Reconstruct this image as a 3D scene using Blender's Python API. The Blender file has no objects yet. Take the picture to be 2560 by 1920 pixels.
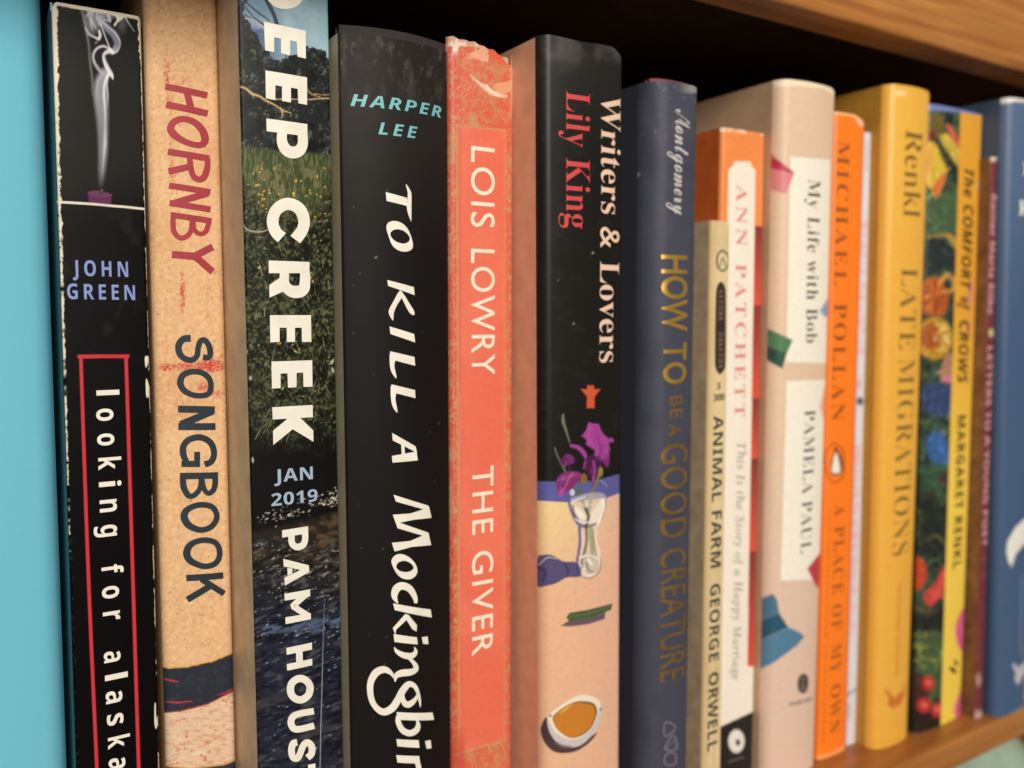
import bpy, bmesh, math, random
import numpy as np
from mathutils import Vector, Matrix

# ------------------------------------------------------------------ camera, world, lamp, exposure
SC = bpy.context.scene
COL = SC.collection
F = 2150.0                                   # focal length in photo pixels (photo 2560 x 1920)
YAW = math.atan(F / 3420.0)
PITCH = math.atan(168.0 / F)
D = 0.18                                     # camera to the spine line, metres
fw = np.array([math.sin(YAW) * math.cos(PITCH), math.cos(YAW) * math.cos(PITCH), -math.sin(PITCH)])
rt = np.array([math.cos(YAW), -math.sin(YAW), 0.0])
up = np.cross(rt, fw)
CAM = np.array([0.0, -D, 0.0])

cam = bpy.data.cameras.new('camera')
co = bpy.data.objects.new('camera', cam)
COL.objects.link(co)
cam.sensor_width = 36.0
cam.lens = F / 2560.0 * 36.0
cam.clip_start, cam.clip_end = 0.005, 50.0
co.matrix_world = Matrix(((rt[0], up[0], -fw[0], CAM[0]), (rt[1], up[1], -fw[1], CAM[1]), (rt[2], up[2], -fw[2], CAM[2]), (0, 0, 0, 1)))
cam.dof.use_dof = True
cam.dof.focus_distance = 0.168
cam.dof.aperture_fstop = cam.lens / 3.15
SC.camera = co

W = bpy.data.worlds.new('World')
SC.world = W
W.use_nodes = True
W.node_tree.nodes['Background'].inputs[0].default_value = (1.0, 0.86, 0.72, 1)
W.node_tree.nodes['Background'].inputs[1].default_value = 0.135

la = bpy.data.lights.new('room_lamp', 'AREA')
la.shape = 'DISK'
la.size = 0.60
la.energy = 21.8
la.color = (1.0, 0.93, 0.84)
lo = bpy.data.objects.new('room_lamp', la)
lo.location = (-0.20, -1.18, 0.50)
lo.rotation_euler = (Vector((0.13, 0, -0.03)) - Vector(lo.location)).to_track_quat('-Z', 'Y').to_euler()
COL.objects.link(lo)

SC.view_settings.view_transform = 'Standard'
SC.view_settings.look = 'None'
SC.view_settings.exposure = 0.0
SC.view_settings.gamma = 1.0
SC.view_settings.use_curve_mapping = False
SC.render.engine = 'CYCLES'
SC.cycles.max_bounces = 6
SC.cycles.use_denoising = True

rng = np.random.default_rng(11)
random.seed(5)

# ------------------------------------------------------------------ calibration helpers
def ray(px, py):
    return fw * F + rt * (px - 1280.0) - up * (py - 960.0)

def at_y(px, py, Y):
    d = ray(px, py)
    return CAM + d * ((Y - CAM[1]) / d[1])

def to_px(P):
    Q = P - CAM
    z = Q @ fw
    return 1280 + F * (Q @ rt) / z, 960 - F * (Q @ up) / z

def crop(ox, oy, s):
    return lambda *pts: [(ox + p[0] / s, oy + p[1] / s) + tuple(q / s for q in p[2:]) for p in pts]

def lin(c, k=0.86):
    c = np.asarray(c, float) / 255.0
    return np.where(c <= 0.04045, c / 12.92, ((c + 0.055) / 1.055) ** 2.4) * k

# ------------------------------------------------------------------ numpy painter
def _hash(ix, iy, seed):
    n = (ix.astype(np.int64) * 374761393 + iy.astype(np.int64) * 668265263 + seed * 974634777) & 0xFFFFFFFF
    n = ((n ^ (n >> 13)) * 1274126177) & 0xFFFFFFFF
    n = (n ^ (n >> 16)) & 0xFFFFFFFF
    return n / 4294967295.0

def vnoise(x, y, seed=0):
    x0, y0 = np.floor(x), np.floor(y)
    fx, fy = x - x0, y - y0
    fx, fy = fx * fx * (3 - 2 * fx), fy * fy * (3 - 2 * fy)
    a, b = _hash(x0, y0, seed), _hash(x0 + 1, y0, seed)
    c, d = _hash(x0, y0 + 1, seed), _hash(x0 + 1, y0 + 1, seed)
    return (a * (1 - fx) + b * fx) * (1 - fy) + (c * (1 - fx) + d * fx) * fy

def fbm(x, y, sc, seed=0, oct=4, gain=0.55):
    x, y = np.asarray(x) / sc, np.asarray(y) / sc
    s = a = 0.0
    amp = 1.0
    for i in range(oct):
        s = s + amp * vnoise(x * 2 ** i + 17 * i, y * 2 ** i + 31 * i, seed + i)
        a += amp
        amp *= gain
    return s / a

def sstep(a, b, x):
    t = np.clip((x - a) / (b - a), 0, 1)
    return t * t * (3 - 2 * t)

def smooth_pts(pts, n=8, closed=False):
    P = np.array(pts, float)
    m = len(P)
    if m < 3:
        return P
    out = []
    for i in range(m if closed else m - 1):
        if closed:
            p0, p1, p2, p3 = P[(i - 1) % m], P[i], P[(i + 1) % m], P[(i + 2) % m]
        else:
            p0, p1, p2, p3 = P[max(i - 1, 0)], P[i], P[i + 1], P[min(i + 2, m - 1)]
        for k in range(n):
            t = k / n
            out.append(0.5 * (2 * p1 + (p2 - p0) * t + (2 * p0 - 5 * p1 + 4 * p2 - p3) * t * t + (3 * p1 - p0 - 3 * p2 + p3) * t ** 3))
    if not closed:
        out.append(P[-1])
    return np.array(out)

class Canvas:
    """paint on the vertices of a spine; coordinates are the layout pixels of the print"""
    def __init__(s, px, py, base):
        s.x, s.y = px.ravel(), py.ravel()
        s.c = np.tile(lin(base), (s.x.size, 1))
    def box(s, x0, y0, x1, y1):
        return np.nonzero((s.x > x0) & (s.x < x1) & (s.y > y0) & (s.y < y1))[0]
    def mix(s, col, a, idx=None, k=0.86):
        col = lin(col, k) if np.ndim(col) == 1 else col
        a = np.asarray(a)[..., None]
        if idx is None:
            s.c = s.c * (1 - a) + col * a
        else:
            s.c[idx] = s.c[idx] * (1 - a) + col * a
    def poly(s, pts, col, soft=1.2, alpha=1.0, smooth=0, wob=0, wsc=12):
        P = np.array(pts, float)[:, :2]
        if smooth:
            P = smooth_pts(P, smooth, True)
        m = soft * 2 + wob + 1
        idx = s.box(P[:, 0].min() - m, P[:, 1].min() - m, P[:, 0].max() + m, P[:, 1].max() + m)
        if idx.size == 0:
            return
        x, y = s.x[idx], s.y[idx]
        inside = np.zeros(x.size, bool)
        dist = np.full(x.size, 1e9)
        for i in range(len(P)):
            (x0, y0), (x1, y1) = P[i], P[(i + 1) % len(P)]
            if y0 != y1:
                c = (y0 > y) != (y1 > y)
                inside ^= c & (x < (x1 - x0) * (y - y0) / (y1 - y0) + x0)
            dx, dy = x1 - x0, y1 - y0
            L = dx * dx + dy * dy + 1e-9
            t = np.clip(((x - x0) * dx + (y - y0) * dy) / L, 0, 1)
            dist = np.minimum(dist, np.hypot(x - x0 - t * dx, y - y0 - t * dy))
        sd = np.where(inside, dist, -dist)
        if wob:
            sd = sd + (fbm(x, y, wsc, 5) - 0.5) * 2 * wob
        s.mix(col, alpha * sstep(-soft, soft, sd), idx)
    def stroke(s, pts, w, col, soft=1.0, alpha=1.0, smooth=6, alphas=None):
        P = [tuple(p) for p in pts]
        Q = np.array([(p[0], p[1], (p[2] if len(p) > 2 else w)) for p in P], float)
        if alphas is not None:
            Q = np.hstack([Q, np.array(alphas, float)[:, None]])
        if smooth and len(Q) > 2:
            Q = smooth_pts(Q, smooth)
        m = Q[:, 2].max() / 2 + soft + 2
        idx = s.box(Q[:, 0].min() - m, Q[:, 1].min() - m, Q[:, 0].max() + m, Q[:, 1].max() + m)
        if idx.size == 0:
            return
        x, y = s.x[idx], s.y[idx]
        best = np.zeros(x.size)
        for i in range(len(Q) - 1):
            x0, y0, w0 = Q[i, :3]
            x1, y1, w1 = Q[i + 1, :3]
            dx, dy = x1 - x0, y1 - y0
            t = np.clip(((x - x0) * dx + (y - y0) * dy) / (dx * dx + dy * dy + 1e-9), 0, 1)
            d = np.hypot(x - x0 - t * dx, y - y0 - t * dy)
            v = 1 - sstep(-soft, soft, d - (w0 + (w1 - w0) * t) / 2)
            if alphas is not None:
                v = v * (Q[i, 3] + (Q[i + 1, 3] - Q[i, 3]) * t)
            best = np.maximum(best, v)
        s.mix(col, alpha * best, idx)
    def ell(s, cx, cy, rx, ry, col, soft=1.2, alpha=1.0, rot=0):
        m = max(rx, ry) + soft + 2
        idx = s.box(cx - m, cy - m, cx + m, cy + m)
        if idx.size == 0:
            return
        x, y = s.x[idx] - cx, s.y[idx] - cy
        c, n = math.cos(rot), math.sin(rot)
        d = (1 - np.hypot((x * c + y * n) / rx, (-x * n + y * c) / ry)) * min(rx, ry)
        s.mix(col, alpha * sstep(-soft, soft, d), idx)

# ------------------------------------------------------------------ materials
def nodes_of(name):
    m = bpy.data.materials.new(name)
    m.use_nodes = True
    return m, m.node_tree, m.node_tree.nodes['Principled BSDF']

def add_bump(nt, b, scale, strength, dist, stretch=None, vec=None):
    n = nt.nodes.new('ShaderNodeTexNoise')
    n.inputs['Scale'].default_value = scale
    n.inputs['Detail'].default_value = 5
    tc = nt.nodes.new('ShaderNodeTexCoord')
    if stretch:
        mp = nt.nodes.new('ShaderNodeMapping')
        mp.inputs['Scale'].default_value = stretch
        nt.links.new(tc.outputs['Object'], mp.inputs[0])
        nt.links.new(mp.outputs[0], n.inputs['Vector'])
    else:
        nt.links.new(tc.outputs['Object'], n.inputs['Vector'])
    bp = nt.nodes.new('ShaderNodeBump')
    bp.inputs['Strength'].default_value = strength
    bp.inputs['Distance'].default_value = dist
    nt.links.new(n.outputs['Fac'], bp.inputs['Height'])
    nt.links.new(bp.outputs[0], b.inputs['Normal'])
    return n

def rough_var(nt, b, r, amp, scale):
    n = nt.nodes.new('ShaderNodeTexNoise')
    n.inputs['Scale'].default_value = scale
    n.inputs['Detail'].default_value = 4
    tc = nt.nodes.new('ShaderNodeTexCoord')
    nt.links.new(tc.outputs['Object'], n.inputs['Vector'])
    mr = nt.nodes.new('ShaderNodeMapRange')
    mr.inputs[1].default_value, mr.inputs[2].default_value = 0.3, 0.7
    mr.inputs[3].default_value, mr.inputs[4].default_value = r - amp, r + amp
    nt.links.new(n.outputs['Fac'], mr.inputs[0])
    nt.links.new(mr.outputs[0], b.inputs['Roughness'])

def painted(name, rough=0.45, bump=0.08, spec=0.4, fine=2600, bdist=0.00012, var=0.05, grain=0.035):
    m, nt, b = nodes_of(name)
    a = nt.nodes.new('ShaderNodeAttribute')
    a.attribute_name = 'print'
    n = nt.nodes.new('ShaderNodeTexNoise')
    n.inputs['Scale'].default_value = 900
    n.inputs['Detail'].default_value = 4
    tc = nt.nodes.new('ShaderNodeTexCoord')
    nt.links.new(tc.outputs['Object'], n.inputs['Vector'])
    mr = nt.nodes.new('ShaderNodeMapRange')
    mr.inputs[1].default_value, mr.inputs[2].default_value = 0.3, 0.7
    mr.inputs[3].default_value, mr.inputs[4].default_value = 1 - grain, 1 + grain
    nt.links.new(n.outputs['Fac'], mr.inputs[0])
    vm = nt.nodes.new('ShaderNodeVectorMath')
    vm.operation = 'SCALE'
    nt.links.new(a.outputs['Color'], vm.inputs[0])
    nt.links.new(mr.outputs[0], vm.inputs['Scale'])
    nt.links.new(vm.outputs[0], b.inputs['Base Color'])
    b.inputs['Specular IOR Level'].default_value = spec
    rough_var(nt, b, rough, var, 120)
    add_bump(nt, b, fine, bump, bdist)
    return m

_flat = {}
def flat(name, rgb, rough=0.5, metal=0.0, var=0.06, bump=0.05, k=0.86, spec=0.4, fine=2200):
    key = (name, tuple(rgb), rough, metal)
    if key in _flat:
        return _flat[key]
    m, nt, b = nodes_of(name)
    c = lin(rgb, k)
    n = nt.nodes.new('ShaderNodeTexNoise')
    n.inputs['Scale'].default_value = 260
    n.inputs['Detail'].default_value = 6
    tc = nt.nodes.new('ShaderNodeTexCoord')
    nt.links.new(tc.outputs['Object'], n.inputs['Vector'])
    cr = nt.nodes.new('ShaderNodeValToRGB')
    cr.color_ramp.elements[0].position, cr.color_ramp.elements[1].position = 0.3, 0.7
    cr.color_ramp.elements[0].color = (*(c * (1 - var)), 1)
    cr.color_ramp.elements[1].color = (*np.minimum(c * (1 + var), 0.95), 1)
    nt.links.new(n.outputs['Fac'], cr.inputs[0])
    nt.links.new(cr.outputs[0], b.inputs['Base Color'])
    b.inputs['Roughness'].default_value = rough
    b.inputs['Metallic'].default_value = metal
    b.inputs['Specular IOR Level'].default_value = spec
    add_bump(nt, b, fine, bump, 0.0001)
    _flat[key] = m
    return m

def pages_mat():
    if 'pg' in _flat:
        return _flat['pg']
    m, nt, b = nodes_of('page_edges')
    w = nt.nodes.new('ShaderNodeTexNoise')
    w.inputs['Scale'].default_value = 1.0
    w.inputs['Detail'].default_value = 3
    tc = nt.nodes.new('ShaderNodeTexCoord')
    mp = nt.nodes.new('ShaderNodeMapping')
    mp.inputs['Scale'].default_value = (6000, 40, 40)
    nt.links.new(tc.outputs['Object'], mp.inputs[0])
    nt.links.new(mp.outputs[0], w.inputs['Vector'])
    cr = nt.nodes.new('ShaderNodeValToRGB')
    cr.color_ramp.elements[0].color = (0.34, 0.27, 0.18, 1)
    cr.color_ramp.elements[1].color = (0.66, 0.56, 0.42, 1)
    nt.links.new(w.outputs['Fac'], cr.inputs[0])
    nt.links.new(cr.outputs[0], b.inputs['Base Color'])
    b.inputs['Roughness'].default_value = 0.9
    _flat['pg'] = m
    return m

def wood_mat(name, c0, c1, c2, rough=0.38):
    m, nt, b = nodes_of(name)
    tc = nt.nodes.new('ShaderNodeTexCoord')
    mp = nt.nodes.new('ShaderNodeMapping')
    mp.inputs['Scale'].default_value = (5, 60, 95)
    nt.links.new(tc.outputs['Object'], mp.inputs[0])
    n = nt.nodes.new('ShaderNodeTexNoise')
    n.inputs['Scale'].default_value = 1.9
    n.inputs['Detail'].default_value = 7
    n.inputs['Distortion'].default_value = 1.3
    nt.links.new(mp.outputs[0], n.inputs['Vector'])
    cr = nt.nodes.new('ShaderNodeValToRGB')
    e = cr.color_ramp.elements
    e[0].position, e[0].color = 0.30, (*lin(c0), 1)
    e[1].position, e[1].color = 0.70, (*lin(c2), 1)
    k = e.new(0.5)
    k.color = (*lin(c1), 1)
    nt.links.new(n.outputs['Fac'], cr.inputs[0])
    n2 = nt.nodes.new('ShaderNodeTexNoise')
    n2.inputs['Scale'].default_value = 1
    mp2 = nt.nodes.new('ShaderNodeMapping')
    mp2.inputs['Scale'].default_value = (30, 900, 900)
    nt.links.new(tc.outputs['Object'], mp2.inputs[0])
    nt.links.new(mp2.outputs[0], n2.inputs['Vector'])
    mx = nt.nodes.new('ShaderNodeMixRGB')
    mx.blend_type = 'MULTIPLY'
    mx.inputs[0].default_value = 0.45
    nt.links.new(cr.outputs[0], mx.inputs[1])
    nt.links.new(n2.outputs['Fac'], mx.inputs[2])
    nt.links.new(mx.outputs[0], b.inputs['Base Color'])
    b.inputs['Roughness'].default_value = rough
    add_bump(nt, b, 1.0, 0.15, 0.0003, (40, 700, 700))
    return m

# ------------------------------------------------------------------ mesh helpers
def link(name, me, mat, parent=None, loc=(0, 0, 0)):
    o = bpy.data.objects.new(name, me)
    COL.objects.link(o)
    if mat:
        me.materials.append(mat)
    if parent:
        o.parent = parent
    o.location = loc
    return o

def mesh_np(name, V, Fq, cols=None, smooth=True):
    me = bpy.data.meshes.new(name)
    V = np.ascontiguousarray(V, np.float32)
    Fq = np.ascontiguousarray(Fq, np.int32)
    n = Fq.shape[1]
    me.vertices.add(len(V))
    me.vertices.foreach_set('co', V.ravel())
    me.loops.add(Fq.size)
    me.loops.foreach_set('vertex_index', Fq.ravel())
    me.polygons.add(len(Fq))
    me.polygons.foreach_set('loop_start', np.arange(0, Fq.size, n, dtype=np.int32))
    me.polygons.foreach_set('loop_total', np.full(len(Fq), n, np.int32))
    if smooth:
        me.polygons.foreach_set('use_smooth', np.ones(len(Fq), bool))
    me.update(calc_edges=True)
    if cols is not None:
        at = me.color_attributes.new('print', 'FLOAT_COLOR', 'POINT')
        C4 = np.ones((len(V), 4), np.float32)
        C4[:, :3] = cols
        at.data.foreach_set('color', C4.ravel())
    return me

def box_bm(corners, bev=0.0, seg=2):
    """corners: bottom 4 then top 4, each ccw"""
    bm = bmesh.new()
    v = [bm.verts.new(c) for c in corners]
    for f in ((3, 2, 1, 0), (4, 5, 6, 7), (0, 1, 5, 4), (1, 2, 6, 5), (2, 3, 7, 6), (3, 0, 4, 7)):
        bm.faces.new([v[i] for i in f])
    if bev:
        bmesh.ops.bevel(bm, geom=bm.edges[:], offset=bev, segments=seg, affect='EDGES', profile=0.5)
    return bm

def bm_obj(name, bm, mat, parent=None, loc=(0, 0, 0), smooth=False):
    me = bpy.data.meshes.new(name)
    bm.to_mesh(me)
    bm.free()
    if smooth:
        for p in me.polygons:
            p.use_smooth = True
    return link(name, me, mat, parent, loc)

def abox(x0, x1, y0, y1, z0, z1, bev=0.0, seg=2):
    return box_bm([(x0, y0, z0), (x1, y0, z0), (x1, y1, z0), (x0, y1, z0), (x0, y0, z1), (x1, y0, z1), (x1, y1, z1), (x0, y1, z1)], bev, seg)

def thing(name, label, cat, loc=(0, 0, 0), group=None):
    o = bpy.data.objects.new(name, None)
    o.empty_display_size = 0.01
    COL.objects.link(o)
    o.location = loc
    o['label'] = label
    o['category'] = cat
    if group:
        o['group'] = group
    return o

# ------------------------------------------------------------------ the bookcase
SHELF_Z = -0.1248
YF = -0.0425
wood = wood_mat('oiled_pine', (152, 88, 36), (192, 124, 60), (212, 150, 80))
dark = flat('shade_toned_board', (74, 52, 34), 0.85, 0, 0.25, 0.1, k=0.8, spec=0.1)  # board colour darkened to stand for the shade inside the case
case = thing('bookcase', 'warm brown wooden bookcase with a dark back holding the row of books', 'bookcase', (0.1, 0.06, -0.42))
CL = (-0.1, -0.06, 0.42)
bm_obj('shelf_board', abox(-0.30, 0.3796, YF, 0.175, SHELF_Z - 0.0089, SHELF_Z, 0.0013, 3), wood, case, CL)
bm_obj('lower_board', abox(-0.30, 0.3796, YF, 0.175, -0.42, -0.40, 0.0013, 3), wood, case, CL)
bm_obj('top_rail', abox(-0.30, 0.3796, YF, -0.0319, 0.0710, 0.16, 0.0011, 3), wood, case, CL)
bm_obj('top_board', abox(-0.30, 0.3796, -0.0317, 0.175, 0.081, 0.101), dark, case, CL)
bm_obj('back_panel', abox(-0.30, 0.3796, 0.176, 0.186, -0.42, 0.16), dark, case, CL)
bm_obj('side_panel', abox(0.3800, 0.4000, YF + 0.0005, 0.186, -0.42, 0.16, 0.0012, 3), wood, case, CL)
bm_obj('side_panel', abox(-0.3204, -0.3004, YF + 0.0005, 0.186, -0.42, 0.16, 0.0012, 3), wood, case, CL)

# ------------------------------------------------------------------ books
class Book:
    def __init__(s, name, label, L, R, Y, ztop, depth=0.125, bulge=0.0006, r=0.001, zbot=None, group='books standing in the row on the shelf'):
        s.b, s.r = bulge, r
        s.zb = SHELF_Z + 0.0002 if zbot is None else zbot
        s.Ye = Y
        s.Y = Y = Y - bulge - 0.5 * r
        pl = [at_y(*p, s.Ye) if len(p) == 2 else p for p in L]
        pr = [at_y(*p, s.Ye) if len(p) == 2 else p for p in R]
        if isinstance(ztop, tuple):
            ztop = float(at_y(*ztop, s.Ye)[2])
        s.zt = ztop
        s.fl = s._line(pl)
        s.fr = s._line(pr)
        s.depth = depth
        xm = (s.XL(s.zb) + s.XR(s.zb)) / 2
        s.base = np.array([xm, Y, s.zb])
        s.root = thing(name, label, 'book', s.base, group)
        s.layer = 0
    @staticmethod
    def _line(p):
        if len(p) == 1:
            return (p[0][0], 0.0)
        k = (p[0][0] - p[1][0]) / (p[0][2] - p[1][2])
        return (p[0][0] - k * p[0][2], k)
    def XL(s, z):
        return s.fl[0] + s.fl[1] * z
    def XR(s, z):
        return s.fr[0] + s.fr[1] * z
    def prof(s, t, w):
        t = np.clip(t, 0, 1)
        y = s.b * (2 * t - 1) ** 2
        x = np.minimum(t, 1 - t) * w
        q = np.clip(s.r - x, 0, s.r)
        return y + s.r - np.sqrt(np.maximum(s.r ** 2 - q ** 2, 0))
    def surf(s, t, z, off=0.0):
        xl, xr = s.XL(z), s.XR(z)
        w = xr - xl
        return np.stack([xl + w * t, s.Y + s.prof(t, w) - off, z + 0 * t], -1)
    def tz(s, px, py):
        Yp = s.Y
        for _ in range(4):
            P = at_y(px, py, Yp)
            w = s.XR(P[2]) - s.XL(P[2])
            t = (P[0] - s.XL(P[2])) / w
            Yp = s.Y + float(s.prof(np.array(t), w))
        return float(t), float(P[2])
    # ---- the spine, a dense sheet with its print
    def spine(s, mat, base, paint=None, nt=60, nz=400, top=None, rim=(232, 222, 200), rimw=0.0006, warp=0.000015, name='spine'):
        u = np.linspace(0, 1, nt)
        t = 0.75 * u + 0.25 * (0.5 - 0.5 * np.cos(np.pi * u))
        zz = np.linspace(s.zb, s.zt, nz)
        T, Z = np.meshgrid(t, zz)
        if top is not None:
            g = (Z - s.zb) / (s.zt - s.zb)
            Z = Z + top(T) * sstep(0.93, 1.0, g)
        P = s.surf(T, Z)
        if warp:
            P[..., 1] += warp * 2 * (fbm(T * 40, Z * 1000, 18, int(abs(s.base[0]) * 1e4), 3) - 0.5) * np.clip(np.minimum(T, 1 - T) * 8, 0, 1)
        px, py = to_px(P)
        cv = Canvas(px, py, base)
        if paint:
            paint(cv, s)
        V = P.reshape(-1, 3)
        C3 = cv.c
        i = np.arange(nt * nz).reshape(nz, nt)
        Fq = np.stack([i[:-1, :-1], i[:-1, 1:], i[1:, 1:], i[1:, :-1]], -1).reshape(-1, 4)
        # turned-in rims at head and tail give the cover its thickness
        ex, ec, ef = [], [], []
        n0 = len(V)
        for row, sg in ((nz - 1, 1), (0, -1)):
            src = P[row]
            inn = src + np.array([0, 0, 0.0])
            c0 = (s.XL(src[:, 2]) + s.XR(src[:, 2])) / 2
            inn[:, 1] += rimw
            inn[:, 0] += (c0 - inn[:, 0]) * np.minimum(rimw / (np.abs(c0 - inn[:, 0]) + 1e-6), 0.9) * (np.abs(2 * t - 1) ** 6)
            in2 = inn.copy()
            in2[:, 2] -= sg * 0.003
            ids = i[row]
            a = n0 + np.arange(nt)
            dup = n0 + nt + np.arange(nt)
            dup2 = n0 + 2 * nt + np.arange(nt)
            ex += [src, inn, in2]
            n0 += 3 * nt
            ec += [np.tile(lin(rim), (3 * nt, 1))]
            for p, q in ((a, dup), (dup, dup2)):
                f = np.stack([p[:-1], p[1:], q[1:], q[:-1]], -1)
                ef.append(f if sg > 0 else f[:, ::-1])
        V = np.vstack([V] + ex) - s.base
        C3 = np.vstack([C3] + ec)
        Fq = np.vstack([Fq] + ef)
        o = link(name, mesh_np(name, V, Fq, np.clip(C3, 0, 1)), mat, s.root)
        return o
    def hexa(s, fx0, fx1, y0, y1, z0, z1, bev=0.0):
        c = []
        for z in (z0, z1):
            c += [(fx0(z), y0, z), (fx1(z), y0, z), (fx1(z), y1, z), (fx0(z), y1, z)]
        return box_bm([tuple(np.array(p) - s.base) for p in c], bev)
    def body(s, back, front, th=0.0003, hard=False, square=0.003):
        y0 = s.Y + s.b + s.r
        y1 = s.Y + s.depth
        zt, zb = s.zt, s.zb
        bm_obj('back_cover', s.hexa(s.XL, lambda z: s.XL(z) + th, y0, y1, zb, zt), back, s.root)
        bm_obj('front_cover', s.hexa(lambda z: s.XR(z) - th, s.XR, y0, y1, zb, zt), front, s.root)
        e = 0.0001
        g = square if hard else 0.0003
        bm_obj('page_block', s.hexa(lambda z: s.XL(z) + th + e, lambda z: s.XR(z) - th - e, y0 + 0.0008, y1 - (square if hard else 0.0004), zb + g, zt - g), pages_mat(), s.root)
    # ---- lettering laid on the spine
    def _place(s, name, bm, mat, off=0.00007):
        ts = [v.co.x for v in bm.verts]
        if not ts:
            return None
        a, b = min(ts), max(ts)
        w = s.XR(0) - s.XL(0)
        n = max(2, min(26, int((b - a) * w / 0.0007)))
        for k in range(1, n):
            g = bm.verts[:] + bm.edges[:] + bm.faces[:]
            bmesh.ops.bisect_plane(bm, geom=g, plane_co=(a + (b - a) * k / n, 0, 0), plane_no=(1, 0, 0), dist=1e-7)
        for v in bm.verts:
            p = s.surf(np.array(v.co.x), np.array(v.co.y), off + v.co.z)
            v.co = Vector(p - s.base)
        bmesh.ops.recalc_face_normals(bm, faces=bm.faces[:])
        return bm_obj(name, bm, mat, s.root)
    def text(s, name, body, style, p0, p1, cap, mat, track=1.0, off=0.0, down=True, capref=None, wordsp=1.0):
        """p0, p1: baseline ends of the ink; cap: capital height in layout pixels"""
        c = bpy.data.curves.new('tmp', 'FONT')
        c.body = styled(body, style)
        c.space_character = track
        c.space_word = wordsp
        c.offset = off
        c.resolution_u = 4
        o = bpy.data.objects.new('tmp', c)
        COL.objects.link(o)
        dg = bpy.context.evaluated_depsgraph_get()
        dg.update()
        me = bpy.data.meshes.new_from_object(o.evaluated_get(dg))
        bm = bmesh.new()
        bm.from_mesh(me)
        bpy.data.objects.remove(o)
        bpy.data.curves.remove(c)
        bpy.data.meshes.remove(me)
        xs = [v.co.x for v in bm.verts]
        x0, x1 = min(xs), max(xs)
        ch = CAPH.get(style, 0.70) if capref is None else capref
        t0, z0 = s.tz(*p0)
        t1, z1 = s.tz(*p1)
        if down:
            tc, zc = s.tz(p0[0] + cap, p0[1])
            ut, uz = tc - t0, 0.0
        else:
            tc, zc = s.tz(p0[0], p0[1] - cap)
            ut, uz = 0.0, zc - z0
        for v in bm.verts:
            a = (v.co.x - x0) / (x1 - x0)
            b = v.co.y / ch
            v.co = Vector((t0 + (t1 - t0) * a + ut * b, z0 + (z1 - z0) * a + uz * b, 0))
        return s._place(name, bm, mat)
    def shapes(s, name, items, mat, n=7):
        """items: ('p', pts) polygon, ('P', pts) smoothed polygon, ('s', pts, width) stroke, ('o', pts, width) closed stroke, ('r', outer, inner) ring"""
        bm = bmesh.new()
        for k, it in enumerate(items):
            lz = (k % 6) * 0.000004
            kind = it[0]
            def V(p):
                t, z = s.tz(p[0], p[1])
                return bm.verts.new((t, z, lz))
            if kind in 'pP':
                P = np.array(it[1])[:, :2] if kind == 'p' else smooth_pts(np.array(it[1])[:, :2], n, True)
                f = bm.faces.new([V(p) for p in P])
                bmesh.ops.triangulate(bm, faces=[f])
            elif kind == 'r':
                A = smooth_pts(np.array(it[1])[:, :2], 10, True)
                B = smooth_pts(np.array(it[2])[:, :2], 10, True)
                cx = B.mean(0)
                N = 64
                def rs(Q):
                    an = np.arctan2(Q[:, 1] - cx[1], Q[:, 0] - cx[0])
                    o = np.argsort(an)
                    an, Q = an[o], Q[o]
                    g = np.linspace(-np.pi, np.pi, N, endpoint=False)
                    return np.stack([np.interp(g, an, Q[:, j], period=2 * np.pi) for j in (0, 1)], 1)
                A, B = rs(A), rs(B)
                va, vb = [V(p) for p in A], [V(p) for p in B]
                for i in range(N):
                    j = (i + 1) % N
                    bm.faces.new((va[i], va[j], vb[j], vb[i]))
            else:
                w = it[2] if len(it) > 2 else 1.0
                Q = np.array([(p[0], p[1], p[2] if len(p) > 2 else w) for p in it[1]], float)
                cl = kind == 'o'
                if len(Q) > 2:
                    Q = smooth_pts(Q, n, cl) if kind != 'l' else Q
                m = len(Q)
                if cl:
                    T = np.roll(Q, -1, 0) - np.roll(Q, 1, 0)
                else:
                    T = np.gradient(Q, axis=0)
                T = T[:, :2] / (np.linalg.norm(T[:, :2], axis=1, keepdims=True) + 1e-9)
                Nn = np.stack([-T[:, 1], T[:, 0]], 1)
                va = [V(Q[i, :2] + Nn[i] * Q[i, 2] / 2) for i in range(m)]
                vb = [V(Q[i, :2] - Nn[i] * Q[i, 2] / 2) for i in range(m)]
                for i in range(m if cl else m - 1):
                    j = (i + 1) % m
                    bm.faces.new((va[i], va[j], vb[j], vb[i]))
        return s._place(name, bm, mat)

CAPH = {'sans': 0.70, 'sansb': 0.714, 'serifb': 0.676, 'serifi': 0.668, 'serifbi': 0.683, 'script': 0.70, 'sansi': 0.714, 'sansbi': 0.714, 'msans': 0.714}
STY = {'sansb': (0x1D5D4, 0x1D5EE, 0x1D7EC), 'serifb': (0x1D400, 0x1D41A, 0x1D7CE), 'serifi': (0x1D434, 0x1D44E, None), 'serifbi': (0x1D468, 0x1D482, None),
       'script': (0x1D4D0, 0x1D4EA, None), 'sansi': (0x1D608, 0x1D622, None), 'sansbi': (0x1D63C, 0x1D656, None), 'msans': (0x1D5A0, 0x1D5BA, 0x1D7E2)}
def styled(t, style):
    if style not in STY:
        return t
    U, L, N = STY[style]
    o = ''
    for c in t:
        if 'A' <= c <= 'Z':
            o += chr(U + ord(c) - 65)
        elif 'a' <= c <= 'z':
            o += '\u210e' if (style == 'serifi' and c == 'h') else chr(L + ord(c) - 97)
        elif c.isdigit() and N:
            o += chr(N + ord(c) - 48)
        else:
            o += c
    return o

ink_white = flat('white_ink', (240, 236, 222), 0.5, 0, 0.06)
ink_black = flat('black_ink', (38, 36, 34), 0.5, 0, 0.08)

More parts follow.
